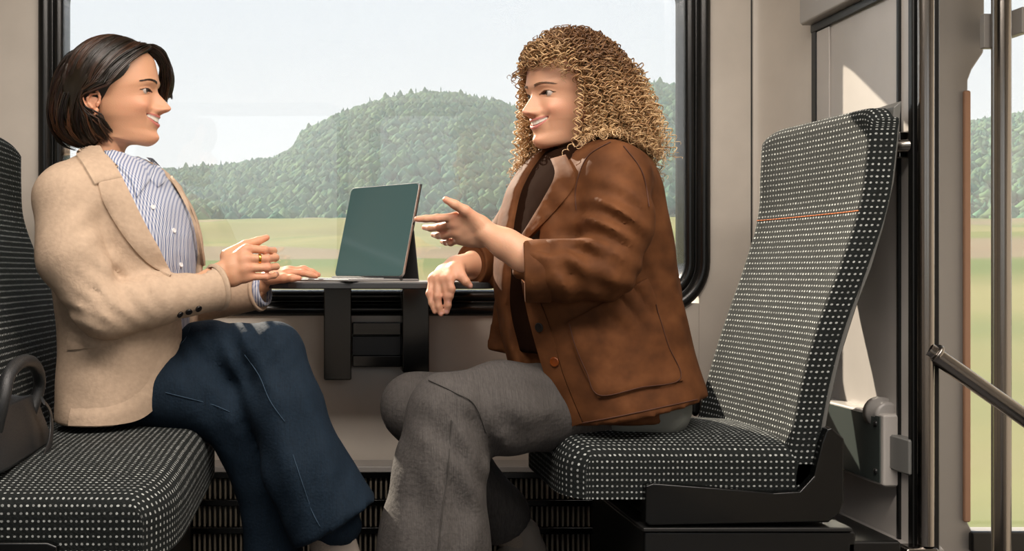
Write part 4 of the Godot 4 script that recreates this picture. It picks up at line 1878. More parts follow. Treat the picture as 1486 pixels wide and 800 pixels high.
	var mid := T * Vector3(-0.01, 0, 0)
	var sum := 0.0
	for k in range(f, mb.v.size()):
		sum += mb.n[k].dot(mb.v[k] - mid)
	if sum < 0:
		for k in range(f, mb.v.size()):
			mb.n[k] = -mb.n[k]
	return eyes


func eye_ball(T: Transform3D, at: Vector3, look_dir: Vector3, iris: Color) -> MB:
	var mb := MB.new()
	var r := 0.0118
	var c := at + Vector3(-0.0122, 0, 0)
	var pts := PackedVector3Array()
	var cl := PackedColorArray()
	var nu := 34
	var nv := 28
	var sx := look_dir.cross(Vector3.UP).normalized()
	var sy := sx.cross(look_dir).normalized()
	for a in nu:
		var t := PI * a / (nu - 1)
		for b in nv:
			var an := TAU * b / nv
			var dirn := look_dir * cos(t) + (sx * cos(an) + sy * sin(an)) * sin(t)
			pts.append(T * (c + dirn * r))
			cl.append(Color(0.005, 0.005, 0.005) if t < 0.20 else (iris if t < 0.50 else Color(0.50, 0.44, 0.41)))
	mb.grid(pts, PackedVector2Array(), nu, nv, 1.0, cl, true)
	fix_normals(mb, T * c)
	return mb


func forehead_x(y: float, z: float) -> float:
	var d := 1e9
	var x := 0.08
	for q in brow_pts:
		var e := (q.y - y) * (q.y - y) + (q.z - z) * (q.z - z)
		if e < d:
			d = e
			x = q.x
	return x


# eyebrow: short hairs laid along the brow ridge
func eye_brow(T: Transform3D, side: float, col: Color, seed_: int, lift := 0.0) -> MB:
	var mb := MB.new()
	var r := RandomNumberGenerator.new()
	r.seed = seed_
	for k in 190:
		var t := r.randf()
		var z := lerpf(0.011, 0.049, t)
		var y := 0.0150 + lift + 0.0062 * sin(t * PI * 0.80) - 0.003 * t + r.randf_range(-0.0028, 0.0028) * (1.0 - 0.65 * t)
		var z2 := z + 0.0055
		var y2 := y + 0.0012 - 0.0026 * t
		var p := Vector3(forehead_x(y, z * side) + 0.0002, y, z * side)
		var q := Vector3(forehead_x(y2, z2 * side) + 0.0006, y2, z2 * side)
		mb.tube(PackedVector3Array([T * p, T * (p.lerp(q, 0.5) + Vector3(0.0007, 0, 0)), T * q]), PackedFloat32Array([0.0006, 0.0006, 0.0003]), 4, PackedColorArray([col * r.randf_range(0.8, 1.2)]))
	return mb


func add_ear(mb: MB, T: Transform3D, side: float, at: Vector3, skin: Color) -> void:
	var s := Sdf.new()
	var rim := []
	for q in [[0.012, -0.006, 0.002], [0.014, 0.010, 0.003], [0.006, 0.024, 0.007], [-0.007, 0.029, 0.010], [-0.018, 0.021, 0.012], [-0.021, 0.006, 0.011], [-0.017, -0.009, 0.008], [-0.008, -0.021, 0.005], [0.002, -0.029, 0.003]]:
		rim.append(T * (at + Vector3(q[0], q[1], q[2] * side)))
	rim = spline(rim, 20)
	for k in rim.size() - 1:
		s.cone(rim[k], rim[k + 1], 0.0030, 0.0030, 0.002)
	var lob := T * (at + Vector3(0.0035, -0.028, 0.004 * side))
	s.cone(lob, T * (at + Vector3(0.006, -0.020, 0.002 * side)), 0.0058, 0.005, 0.004)
	# bowl and inner fold
	var ax := T.basis * Vector3(0.25, 0, side)
	s.cone(T * (at + Vector3(-0.003, -0.004, 0.001 * side)), T * (at + Vector3(-0.003, 0.010, 0.002 * side)), 0.0145, 0.013, 0.003, ax, 0.28)
	var fold := []
	for q in [[0.006, 0.014, 0.006], [-0.003, 0.014, 0.008], [-0.011, 0.005, 0.009], [-0.010, -0.007, 0.007], [-0.003, -0.015, 0.006]]:
		fold.append(T * (at + Vector3(q[0], q[1], q[2] * side)))
	for k in 4:
		s.cone(fold[k], fold[k + 1], 0.0024, 0.0024, 0.003)
	s.cone(T * (at + Vector3(0.010, -0.006, 0.004 * side)), T * (at + Vector3(0.009, -0.011, 0.004 * side)), 0.0035, 0.003, 0.003)
	nets(mb, s, 0.0014, skin.lerp(Color(0.62, 0.22, 0.14), 0.3))


class HandField extends Sdf:
	var base := Color(0.55, 0.30, 0.19)
	var warm := Color(0.62, 0.25, 0.17)
	var warm_at := PackedVector3Array()
	var nail_at := PackedVector3Array()
	var nail := Color(0.66, 0.36, 0.30)

	func colour(p: Vector3) -> Color:
		var c := base
		for q in warm_at:
			var l := p.distance_squared_to(q)
			c = c.lerp(warm, 0.45 * exp(-l / 0.00016))
		for q in nail_at:
			if p.distance_squared_to(q) < 0.000022:
				c = nail
		return c


# wrist, palm and five fingers: fingers are [knuckle, joint, joint, tip]; points are [pixel x, pixel y, distance]
func add_hand(s: HandField, wrist: Array, heel: Array, fingers: Array, thumb: Array, sc := 1.0) -> void:
	var w := P(wrist[0], wrist[1], wrist[2])
	var h := P(heel[0], heel[1], heel[2])
	var kn := []
	for f in fingers:
		kn.append(P(f[0][0], f[0][1], f[0][2]))
	for k in 4:
		var st := w.lerp(h, k / 3.0)
		s.cone(st, kn[k], 0.0145 * sc, 0.0098 * sc, 0.012)
		if k:
			s.cone(kn[k - 1].lerp(st, 0.12), kn[k].lerp(st, 0.12), 0.0098 * sc, 0.0096 * sc, 0.010)
			s.cone(kn[k - 1].lerp(st, 0.5), kn[k].lerp(st, 0.5), 0.0120 * sc, 0.0118 * sc, 0.012)
	var rad := [[0.0092, 0.0084, 0.0076, 0.0062], [0.0094, 0.0086, 0.0078, 0.0064], [0.0090, 0.0082, 0.0074, 0.0060], [0.0080, 0.0072, 0.0065, 0.0054]]
	for k in 4:
		var q := []
		for j in 4:
			q.append(P(fingers[k][j][0], fingers[k][j][1], fingers[k][j][2]))
		for j in 3:
			s.cone(q[j], q[j + 1], rad[k][j] * sc, rad[k][j + 1] * sc, 0.004 if j else 0.006)
		s.cone(q[1], q[1], rad[k][1] * sc * 1.07, rad[k][1] * sc * 1.07, 0.003)
		s.warm_at.append(q[0])
		s.warm_at.append(q[1])
		s.warm_at.append(q[3])
	var t := []
	for q in thumb:
		t.append(P(q[0], q[1], q[2]))
	s.cone(t[0], t[1], 0.0165 * sc, 0.0112 * sc, 0.012)
	s.cone(t[1], t[2], 0.0108 * sc, 0.0094 * sc, 0.005)
	s.cone(t[2], t[3], 0.0094 * sc, 0.0070 * sc, 0.004)
	s.warm_at.append(t[1])
	s.warm_at.append(t[3])
	s.tint = true


func at3(q: Array) -> Vector3:
	return P(q[0], q[1], q[2])


func build_dark_haired_woman() -> void:
	var D := 2.43
	var base := Vector3(-0.45, 0.43, -D)
	var who := thing("person", "smiling woman with dark bob in beige blazer, striped shirt and blue jeans", "person", base)
	var fc := Face.new()
	fc.skin = Color(0.585, 0.310, 0.185)
	fc.blush = Color(0.66, 0.27, 0.18)
	fc.lip = Color(0.52, 0.17, 0.14)
	fc.brow = Color(0.022, 0.014, 0.010)
	fc.nose = 1.08
	fc.gap = 0.0066
	fc.eye_open = 0.0023
	# head turned a little towards the aisle
	var yaw := deg_to_rad(7.0)
	var fw := Vector3(cos(yaw), 0, sin(yaw))
	var T := Transform3D(Basis(fw, Vector3.UP, fw.cross(Vector3.UP)), P(173, 136, D))
	T.basis = T.basis * Basis(Vector3(0, 0, 1), deg_to_rad(2.0))
	var body := MB.new()
	var eyes := add_head(body, T, fc)
	add_ear(body, T, 1.0, Vector3(-0.034, -0.026, 0.0745), fc.skin)
	# trunk, arms and legs under the clothes
	var core := Sdf.new()
	core.chain([P(150, 250, D), P(165, 330, D), P(170, 430, D), P(165, 560, D)], [0.055, 0.075, 0.07, 0.085], 0.03)
	core.chain([P(150, 275, D), P(104, 295, 2.28), P(108, 370, 2.24), P(152, 450, 2.24), P(300, 410, 2.35)], [0.04, 0.035, 0.032, 0.030, 0.026], 0.03)
	core.chain([P(160, 275, D), P(190, 290, 2.58), P(245, 440, 2.66), P(375, 424, 2.585)], [0.04, 0.035, 0.03, 0.024], 0.03)
	core.chain([P(185, 566, 2.40), P(270, 572, 2.385), P(335, 602, 2.375), P(378, 700, 2.40), P(396, 800, 2.42), P(404, 900, 2.42)], [0.05, 0.045, 0.040, 0.036, 0.036, 0.036], 0.01)
	core.chain([P(200, 535, 2.53), P(300, 520, 2.44), P(396, 512, 2.365), P(414, 590, 2.33), P(445, 680, 2.30), P(470, 745, 2.29)], [0.05, 0.045, 0.040, 0.04, 0.036, 0.03], 0.01)
	nets(body, core, 0.018, fc.skin)
	# near hand: back of the hand towards the aisle, fingers curled away
	var hs := HandField.new()
	hs.base = fc.skin
	hs.warm = Color(0.64, 0.24, 0.16)
	hs.cone(P(296, 412, 2.345), P(313, 402, 2.375), 0.0265, 0.0250, 0.02, Vector3(0, 0, 1), 0.8)
	add_hand(hs, [316, 393, 2.375], [318, 411, 2.375],
		[[[358, 361, 2.375], [384, 363, 2.385], [397, 364, 2.415], [393, 366, 2.44]],
		[[359, 375, 2.365], [387, 376, 2.375], [400, 374, 2.405], [396, 374, 2.435]],
		[[359, 389, 2.362], [388, 389, 2.372], [401, 387, 2.400], [398, 386, 2.43]],
		[[361, 402, 2.368], [386, 402, 2.375], [398, 400, 2.395], [402, 398, 2.42]]],
		[[330, 372, 2.39], [356, 356, 2.41], [374, 350, 2.425], [387, 345, 2.435]])
	nets(body, hs, 0.003, fc.skin)
	# far hand flat on the table
	var h2 := HandField.new()
	h2.base = fc.skin
	h2.warm = Color(0.66, 0.22, 0.14)
	h2.cone(P(372, 420, 2.585), P(388, 405, 2.58), 0.024, 0.022, 0.02, Vector3.UP, 0.8)
	add_hand(h2, [388, 401, 2.555], [388, 403, 2.60],
		[[[420, 396, 2.535], [438, 396, 2.530], [450, 399, 2.530], [459, 401, 2.532]],
		[[422, 393, 2.560], [441, 391, 2.558], [453, 395, 2.558], [462, 399, 2.560]],
		[[420, 393, 2.585], [438, 391, 2.590], [450, 394, 2.592], [458, 397, 2.594]],
		[[415, 394, 2.610], [431, 393, 2.618], [441, 395, 2.622], [448, 398, 2.625]]],
		[[394, 404, 2.54], [412, 404, 2.52], [424, 404, 2.508], [434, 404, 2.505]], 0.95)
	nets(body, h2, 0.003, fc.skin)
	obj("body", body, M.skin, who)
	for k in 2:
		obj("eye", eye_ball(T, eyes[k], Vector3(1, -0.02, 0.10).normalized(), fc.iris), M.eye, who)
		obj("eyebrow", eye_brow(T, 1.0 if k == 0 else -1.0, fc.brow, 5 + k, 0.001), M.hair, who)
	var rg := MB.new()
	var rc := P(376.5, 375.7, 2.371)
	var ra := (P(387, 376, 2.375) - P(359, 375, 2.365)).normalized()
	rg.lathe(rc, ra, PackedVector2Array([Vector2(0.0098, -0.0028), Vector2(0.0108, -0.0025), Vector2(0.0111, 0.0), Vector2(0.0108, 0.0025), Vector2(0.0098, 0.0028)]), 28)
	obj("ring", rg, M.gold, who)

	# blazer
	var jk := Jacket.new()
	var rows := [[219, 128, 200, 0.062], [232, 112, 218, 0.105], [246, 95, 236, 0.150], [264, 82, 252, 0.178], [300, 73, 274, 0.190], [350, 74, 288, 0.186], [400, 82, 286, 0.176], [450, 92, 280, 0.174], [500, 97, 276, 0.184], [560, 97, 268, 0.196], [618, 98, 262, 0.204]]
	var face_dir := Vector3(cos(deg_to_rad(20.0)), 0, sin(deg_to_rad(20.0)))
	jk.trunk = make_trunk(rows, D, face_dir)
	jk.cone(P(99, 283, 2.29), P(98, 290, 2.265), 0.062, 0.066, 0.05)
	jk.chain([P(97, 290, 2.262), P(103, 375, 2.225), P(150, 452, 2.222), P(225, 437, 2.27), P(318, 417, 2.353)], [0.066, 0.067, 0.056, 0.050, 0.047], 0.018)
	jk.chain([P(192, 285, 2.60), P(248, 445, 2.69), P(380, 423, 2.58)], [0.06, 0.052, 0.041], 0.018)
	jk.noise.seed = 3
	jk.noise.frequency = 6.0
	jk.noise.fractal_octaves = 2
	jk.amp = 0.004
	jk.creases = [[P(168, 425, 2.2), Vector3(0.75, 0.6, 0.2).normalized(), 0.12, 0.034, 0.0055], [P(120, 470, 2.2), Vector3(0.3, 0.9, 0).normalized(), 0.10, 0.030, 0.005], [P(120, 330, 2.2), Vector3(0.9, -0.35, 0).normalized(), 0.11, 0.05, 0.003], [P(235, 440, 2.25), Vector3(0.96, -0.2, 0).normalized(), 0.10, 0.04, 0.003], [P(200, 380, 2.3), Vector3(0.5, 0.85, 0).normalized(), 0.11, 0.05, 0.003]]
	# front opening: [pixel y, reach towards the aisle, reach towards the window]
	for q in [[205, 0.045, 0.060], [235, 0.085, 0.070], [262, 0.135, 0.076], [300, 0.148, 0.080], [350, 0.124, 0.080], [400, 0.058, 0.076], [450, 0.042, 0.070], [500, 0.042, 0.070], [545, 0.064, 0.092], [585, 0.116, 0.144], [612, 0.176, 0.20], [640, 0.206, 0.23]]:
		jk.open_y.append(P(0, q[0], D).y)
		jk.open_w.append((q[1] + q[2]) / 2)
		jk.open_s.append((q[2] - q[1]) / 2)
	jk.depth = 0.05
	jk.hem = P(0, 619, 2.26).y
	var near_end := P(317, 417, 2.352)
	var near_dir := (P(308, 419, 2.345) - P(225, 437, 2.27)).normalized()
	var far_end := P(377, 424, 2.583)
	var far_dir := (P(374, 424, 2.585) - P(248, 445, 2.69)).normalized()
	jk.cuts = [[near_end, near_dir, 0.09], [far_end, far_dir, 0.075]]
	jk.bent = true
	var jm := MB.new()
	nets(jm, jk, 0.0070, Color.WHITE, 2)
	var blazer := obj("blazer", jm, M.blazer, who)
	# plain copy of the trunk and sleeves without the opening, to lay lapels and pockets on
	var flat := Jacket.new()
	flat.trunk = jk.trunk
	var torso := Jacket.new()
	torso.trunk = jk.trunk
	torso.noise = jk.noise
	torso.amp = 0.004
	torso.creases = jk.creases
	torso.bent = true
	torso.hem = -1.0
	flat.a = jk.a; flat.b = jk.b; flat.ra = jk.ra; flat.rb = jk.rb; flat.k = jk.k; flat.sq = jk.sq; flat.sa = jk.sa; flat.mul = jk.mul; flat.all = jk.all
	flat.noise = jk.noise
	flat.amp = 0.004
	flat.creases = jk.creases
	flat.bent = true
	flat.hem = -1.0
	var lp := MB.new()
	flap(flat, [Vector2(141, 264), Vector2(152, 298), Vector2(185, 350), Vector2(217, 385), Vector2(246, 402)], [Vector2(176, 258), Vector2(190, 286), Vector2(212, 330), Vector2(232, 366), Vector2(248, 400)], 34, 12, 2.05, 0.0055, lp)
	obj("lapel", lp, M.blazer, blazer)
	lp = MB.new()
	flap(flat, [Vector2(118, 214), Vector2(111, 224), Vector2(122, 244), Vector2(136, 268)], [Vector2(146, 214), Vector2(152, 226), Vector2(164, 240), Vector2(176, 259)], 22, 10, 2.05, 0.0075, lp)
	obj("collar", lp, M.blazer, blazer)
	lp = MB.new()
	flap(flat, [Vector2(262, 272), Vector2(276, 304), Vector2(288, 345), Vector2(294, 385)], [Vector2(248, 256), Vector2(266, 286), Vector2(286, 330), Vector2(298, 386)], 20, 6, 2.05, 0.004, lp)
	obj("lapel", lp, M.blazer, blazer)
	lp = MB.new()
	flap(torso, [Vector2(99, 482), Vector2(120, 484), Vector2(148, 481), Vector2(172, 476)], [Vector2(98, 508), Vector2(122, 507), Vector2(150, 503), Vector2(176, 497)], 18, 7, 2.05, 0.0045, lp)
	obj("pocket_flap", lp, M.blazer, blazer)
	lp = MB.new()
	flap(torso, [Vector2(222, 405), Vector2(226, 440), Vector2(228, 480), Vector2(224, 518), Vector2(212, 545), Vector2(196, 564), Vector2(176, 578), Vector2(146, 586), Vector2(103, 588)], [Vector2(248, 402), Vector2(257, 440), Vector2(262, 482), Vector2(257, 530), Vector2(243, 568), Vector2(222, 594), Vector2(195, 611), Vector2(150, 618), Vector2(100, 618)], 70, 10, 2.05, 0.0035, lp, true)
	obj("front_facing", lp, M.blazer, blazer)
	for q in [[261, 456.5], [274, 452.5], [288, 448]]:
		obj("button", button_on(flat, q[0], q[1], 2.05, 0.0075, 0.001), M.button, blazer)
	var cf := MB.new()
	# turned edge of the near cuff
	cf.lathe(near_end, near_dir, PackedVector2Array([Vector2(0.036, -0.006), Vector2(0.046, 0.001), Vector2(0.0495, 0.0018), Vector2(0.0512, -0.001), Vector2(0.0518, -0.006), Vector2(0.046, -0.010)]), 40)
	obj("cuff_edge", cf, M.blazer, blazer)
	cf = MB.new()
	cf.lathe(far_end, far_dir, PackedVector2Array([Vector2(0.030, -0.006), Vector2(0.040, 0.001), Vector2(0.0435, 0.0018), Vector2(0.0452, -0.001), Vector2(0.0458, -0.006), Vector2(0.040, -0.010)]), 36)
	obj("cuff_edge", cf, M.blazer, blazer)
	cf = MB.new()
	cf.lathe(far_end, far_dir, PackedVector2Array([Vector2(0.027, 0.014), Vector2(0.033, 0.015), Vector2(0.035, 0.010), Vector2(0.036, -0.03)]), 32)

	# striped shirt
	var sh := Wrinkled.new()
	sh.trunk = make_trunk(rows.slice(0, 9), D, face_dir)
	sh.trunk.grow = -0.012
	sh.noise.seed = 8
	sh.noise.frequency = 12.0
	sh.amp = 0.005
	sh.bent = true
	sh.creases = [[P(262, 380, 2.35), Vector3(0.2, 0.95, 0).normalized(), 0.10, 0.03, 0.003]]
	var shm := MB.new()
	nets(shm, sh, 0.0105, Color.WHITE, 1)
	var shirt := obj("shirt", shm, M.shirt, who)
	obj("cuff", cf, M.shirt, shirt)
	# shirt collar leaves and placket
	var cw := MB.new()
	var ring := []
	var cn := T * Vector3(-0.036, -0.180, 0)
	flap(sh, [Vector2(150, 222), Vector2(168, 240), Vector2(188, 262), Vector2(197, 287)], [Vector2(150, 216), Vector2(178, 224), Vector2(205, 240), Vector2(216, 262)], 20, 9, 2.05, 0.006, cw)
	obj("collar", cw, M.shirt, shirt)
	cw = MB.new()
	flap(sh, [Vector2(217, 262), Vector2(222, 250), Vector2(222, 240), Vector2(212, 228)], [Vector2(228, 272), Vector2(238, 262), Vector2(234, 244), Vector2(222, 230)], 14, 7, 2.05, 0.006, cw)
	obj("collar", cw, M.shirt, shirt)
	# stand of the collar round the neck
	cw = MB.new()
	var nb := PackedVector3Array()
	for k in 3:
		for j in 36:
			var an := TAU * j / 36
			var rr := 1.0 + 0.06 * k
			nb.append(T * Vector3(-0.037 + cos(an) * 0.052 * rr, -0.150 - k * 0.022 + 0.012 * (-cos(an)) , sin(an) * 0.058 * rr))
	cw.grid(nb, PackedVector2Array(), 3, 36, 1.0, PackedColorArray(), true)
	fix_normals(cw, T * Vector3(-0.037, -0.17, 0))
	obj("collar_stand", cw, M.shirt, shirt)
	for q in [[221, 301], [252, 335], [262, 385]]:
		obj("button", button_on(sh, q[0], q[1], 2.05, 0.0055, 0.001), M.pearl, shirt)

	# jeans: lower leg on the aisle side, upper leg crossed over it
	var je := Wrinkled.new()
	je.noise.seed = 12
	je.noise.frequency = 5.0
	je.amp = 0.005
	je.bent = true
	je.cone(P(158, 562, 2.39), P(165, 555, 2.50), 0.098, 0.100, 0.05)
	je.chain([P(185, 566, 2.40), P(270, 572, 2.385), P(335, 602, 2.375)], [0.086, 0.080, 0.066], 0.03)
	je.chain([P(335, 602, 2.375), P(378, 700, 2.40), P(396, 800, 2.42), P(404, 900, 2.42)], [0.066, 0.056, 0.062, 0.07], 0.02)
	je.chain([P(200, 535, 2.53), P(300, 520, 2.44), P(396, 512, 2.365)], [0.092, 0.080, 0.066], 0.025)
	je.chain([P(398, 514, 2.36), P(414, 590, 2.33), P(445, 680, 2.30), P(488, 762, 2.285)], [0.066, 0.080, 0.088, 0.102], 0.02)
	je.cuts = [[P(490, 757, 2.285), (P(524, 822, 2.28) - P(488, 762, 2.285)).normalized(), 0.13]]
	je.creases = [[P(345, 545, 2.3), Vector3(0.8, 0.55, 0).normalized(), 0.16, 0.055, 0.010], [P(300, 500, 2.36), Vector3(0.9, 0.4, 0).normalized(), 0.13, 0.04, 0.007], [P(390, 520, 2.3), Vector3(0.7, -0.7, 0).normalized(), 0.10, 0.04, 0.005], [P(420, 650, 2.24), Vector3(0.95, 0.2, 0).normalized(), 0.22, 0.075, 0.006], [P(465, 745, 2.2), Vector3(0.9, -0.3, 0).normalized(), 0.14, 0.05, 0.005]]
	var jem := MB.new()
	nets(jem, je, 0.0095, Color.WHITE, 2)
	var jeans := obj("jeans", jem, M.denim, who)
	for ln in [[Vector2(355, 515), Vector2(376, 545), Vector2(392, 582), Vector2(413, 612)], [Vector2(425, 660), Vector2(440, 705), Vector2(452, 740), Vector2(464, 764)], [Vector2(240, 570), Vector2(280, 580), Vector2(310, 588), Vector2(333, 598)], [Vector2(262, 500), Vector2(270, 490), Vector2(276, 475)]]:
		var sm := MB.new()
		seam(je, ln, 26, 2.0, 0.0009, sm)
		obj("seam", sm, M.denim_seam, jeans)

	# sock and shoe of the crossed leg, shoe of the standing leg
	var sk := MB.new()
	var so := Sdf.new()
	so.chain([P(462, 735, 2.29), P(476, 790, 2.285), P(486, 812, 2.285)], [0.032, 0.034, 0.036], 0.02)
	nets(sk, so, 0.006)
	obj("sock", sk, M.sock, who)
	shoe(who, P(476, 822, 2.285), P(560, 856, 2.25), M.shoe)
	shoe(who, Vector3(-0.09, 0.045, -2.42), Vector3(0.08, 0.03, -2.40), M.shoe)

	# hair
	obj("hair", bob_hair(T), M.hair, who)


func shoe(who: Node3D, heel: Vector3, toe: Vector3, m: Material) -> void:
	var s := Sdf.new()
	var fwd := (toe - heel).normalized()
	var up := (Vector3.UP - fwd * Vector3.UP.dot(fwd)).normalized()
	s.cone(heel, heel + fwd * 0.07, 0.037, 0.036, 0.03)
	s.cone(heel + fwd * 0.05 + up * 0.006, heel + fwd * 0.16 - up * 0.008, 0.040, 0.036, 0.03, up, 0.85)
	s.cone(heel + fwd * 0.15 - up * 0.010, heel + fwd * 0.205 - up * 0.014, 0.038, 0.033, 0.03, up, 0.7)
	s.cone(heel + up * 0.02, heel + up * 0.055 - fwd * 0.004, 0.036, 0.036, 0.02)
	s.cone(heel + fwd * 0.05 + up * 0.02, heel + fwd * 0.03 + up * 0.07, 0.022, 0.012, 0.012)
	var mb := MB.new()
	nets(mb, s, 0.006)
	var up_o := obj("shoe", mb, m, who)
	var so := MB.new()
	var lat := fwd.cross(up)
	var out := PackedVector2Array()
	for q in [[-0.04, 0.0], [-0.03, 0.026], [0.02, 0.034], [0.08, 0.036], [0.15, 0.043], [0.20, 0.040], [0.235, 0.018], [0.24, 0.0]]:
		out.append(Vector2(q[0], q[1]))
	for q in [[0.235, -0.018], [0.20, -0.040], [0.15, -0.043], [0.08, -0.036], [0.02, -0.034], [-0.03, -0.026]]:
		out.append(Vector2(q[0], q[1]))
	so.prism(out, -0.048, -0.026, Transform3D(Basis(fwd, lat, fwd.cross(lat)) if fwd.cross(lat).dot(up) > 0 else Basis(fwd, -lat, -fwd.cross(lat)), heel), Color.WHITE, 0.004)
	obj("sole", so, M.sole, up_o)
	var lc := MB.new()
	for k in 4:
		var c := heel + fwd * (0.085 + k * 0.022) + up * (0.040 - k * 0.0055)
		var pts := PackedVector3Array()
		for j in 7:
			var t := j / 3.0 - 1.0
			pts.append(c + lat * t * 0.020 + up * (0.004 - 0.010 * t * t))
		lc.tube(pts, PackedFloat32Array([0.0024]), 6)
	obj("laces", lc, M.sole, up_o)


func bezier(a: Vector3, b: Vector3, c: Vector3, d: Vector3, t: float) -> Vector3:
	var u := 1.0 - t
	return a * (u * u * u) + b * (3 * u * u * t) + c * (3 * u * t * t) + d * (t * t * t)


func push_out(p: Vector3, c: Vector3, r: Vector3, grow: float) -> Vector3:
	var q := (p - c) / r
	var l := q.length()
	if l < grow:
		p = c + q / maxf(l, 0.01) * grow * r
	return p


func bob_hair(T: Transform3D) -> MB:
	var mb := MB.new()
	var r := RandomNumberGenerator.new()
	r.seed = 21
	# dense undercoat so that no scalp shows
	var s := Sdf.new()
	var side := T.basis.z
	s.cone(T * Vector3(-0.030, 0.035, 0), T * Vector3(-0.008, 0.041, 0), 0.0825, 0.0795, 0.03)
	s.cone(T * Vector3(0.012, 0.055, 0), T * Vector3(0.020, 0.058, 0), 0.0590, 0.0540, 0.02)
	s.cone(T * Vector3(-0.062, -0.005, 0), T * Vector3(-0.070, -0.060, 0), 0.066, 0.056, 0.04, side, 1.18)
	s.cone(T * Vector3(-0.068, -0.050, 0.03), T * Vector3(-0.056, -0.092, 0.036), 0.040, 0.026, 0.03)
	s.cone(T * Vector3(-0.055, -0.050, -0.03), T * Vector3(-0.050, -0.092, -0.036), 0.040, 0.026, 0.03)
	nets(mb, s, 0.006, Color(0.012, 0.008, 0.006))
	var sk := Vector3(-0.018, 0.012, 0)
	var sr := Vector3(0.106, 0.108, 0.082)
	var P0 := Vector3.ZERO
	var e := P0
	var c1 := P0
	var c2 := P0
	var sd := 1.0
	var a := 0.0
	var lay := 0.0
	var warm := 0.0
	var ph := 0.0
	for k in 4200:
		if k % 14 == 0:                         # a new lock
			var lock := k / 14
			sd = 1.0 if lock % 5 < 3 else -1.0
			a = r.randf()
			lay = r.randf()
			warm = r.randf()
			ph = r.randf() * TAU
			P0 = Vector3(lerpf(0.078, -0.075, a), 0.096 + 0.016 * sin(a * PI), sd * r.randf_range(0.0, 0.022) - 0.004)
			e = Vector3(lerpf(-0.020, -0.108, pow(a, 0.8)), lerpf(-0.112, -0.116, a), sd * lerpf(0.068, 0.006, a * a))
			c1 = Vector3(lerpf(0.082, -0.125, a), lerpf(0.080, 0.098, a), sd * lerpf(0.084, 0.045, a))
			c2 = Vector3(lerpf(-0.060, -0.182, a), lerpf(0.018, -0.055, a), sd * lerpf(0.110, 0.050, a))
			# the far front falls across the forehead
			if sd < 0.0 and lock % 10 > 6:
				P0 = Vector3(r.randf_range(0.040, 0.080), 0.099, r.randf_range(-0.006, 0.010))
				c1 = Vector3(0.102, 0.098, -0.014)
				c2 = Vector3(0.110, 0.046, -0.040)
				e = Vector3(0.072, -0.010, -0.082)
				a = 0.1
			var jl := Vector3(r.randf_range(-1, 1), r.randf_range(-1, 1), r.randf_range(-1, 1))
			e += jl * Vector3(0.016, 0.012, 0.010)
			c1 += jl * 0.008
			c2 += jl * Vector3(0.010, 0.012, 0.010)
		var j := Vector3(r.randf_range(-1, 1), r.randf_range(-1, 1), r.randf_range(-1, 1)) * 0.0050
		var out := 1.0 + 0.10 * lay
		var pts := PackedVector3Array()
		var rad := PackedFloat32Array()
		var cl := PackedColorArray()
		var n := 18
		var dark := Color(0.010, 0.007, 0.005).lerp(Color(0.040, 0.018, 0.010), warm * warm) * r.randf_range(0.45, 1.7)
		for q in n:
			var t := float(q) / (n - 1)
			var p := bezier(P0, c1, c2, e, t) + j * (1.0 - 0.55 * t)
			p = push_out(p, sk, sr, out)
			# clear of the ear
			if sd > 0.0 and p.x > -0.070 and p.x < 0.010 and p.y < 0.004 and p.y > -0.062:
				p.x = minf(p.x, lerpf(p.x, -0.060, bump(p.y + 0.028, 0.034)))
			p += Vector3(sin(t * 8.0 + ph), cos(t * 6.0 + ph), sin(t * 7.0 + ph * 2.0)) * 0.0048 * t
			# ends roll under
			if t > 0.78:
				var u := (t - 0.78) / 0.22
				p += Vector3(0.020 * u * u * (1.0 if a > 0.4 else 0.5), 0.012 * u * u, -sd * 0.010 * u * u)
			pts.append(T * p)
			rad.append(lerpf(0.0009, 0.0012, sin(t * PI)) * (1.0 - 0.75 * smoothstep(0.85, 1.0, t)))
			cl.append(dark.lerp(Color(0.14, 0.055, 0.023), 0.7 * smoothstep(0.5, 0.95, t) * warm * warm))
		mb.tube(pts, rad, 3, cl)
	return mb


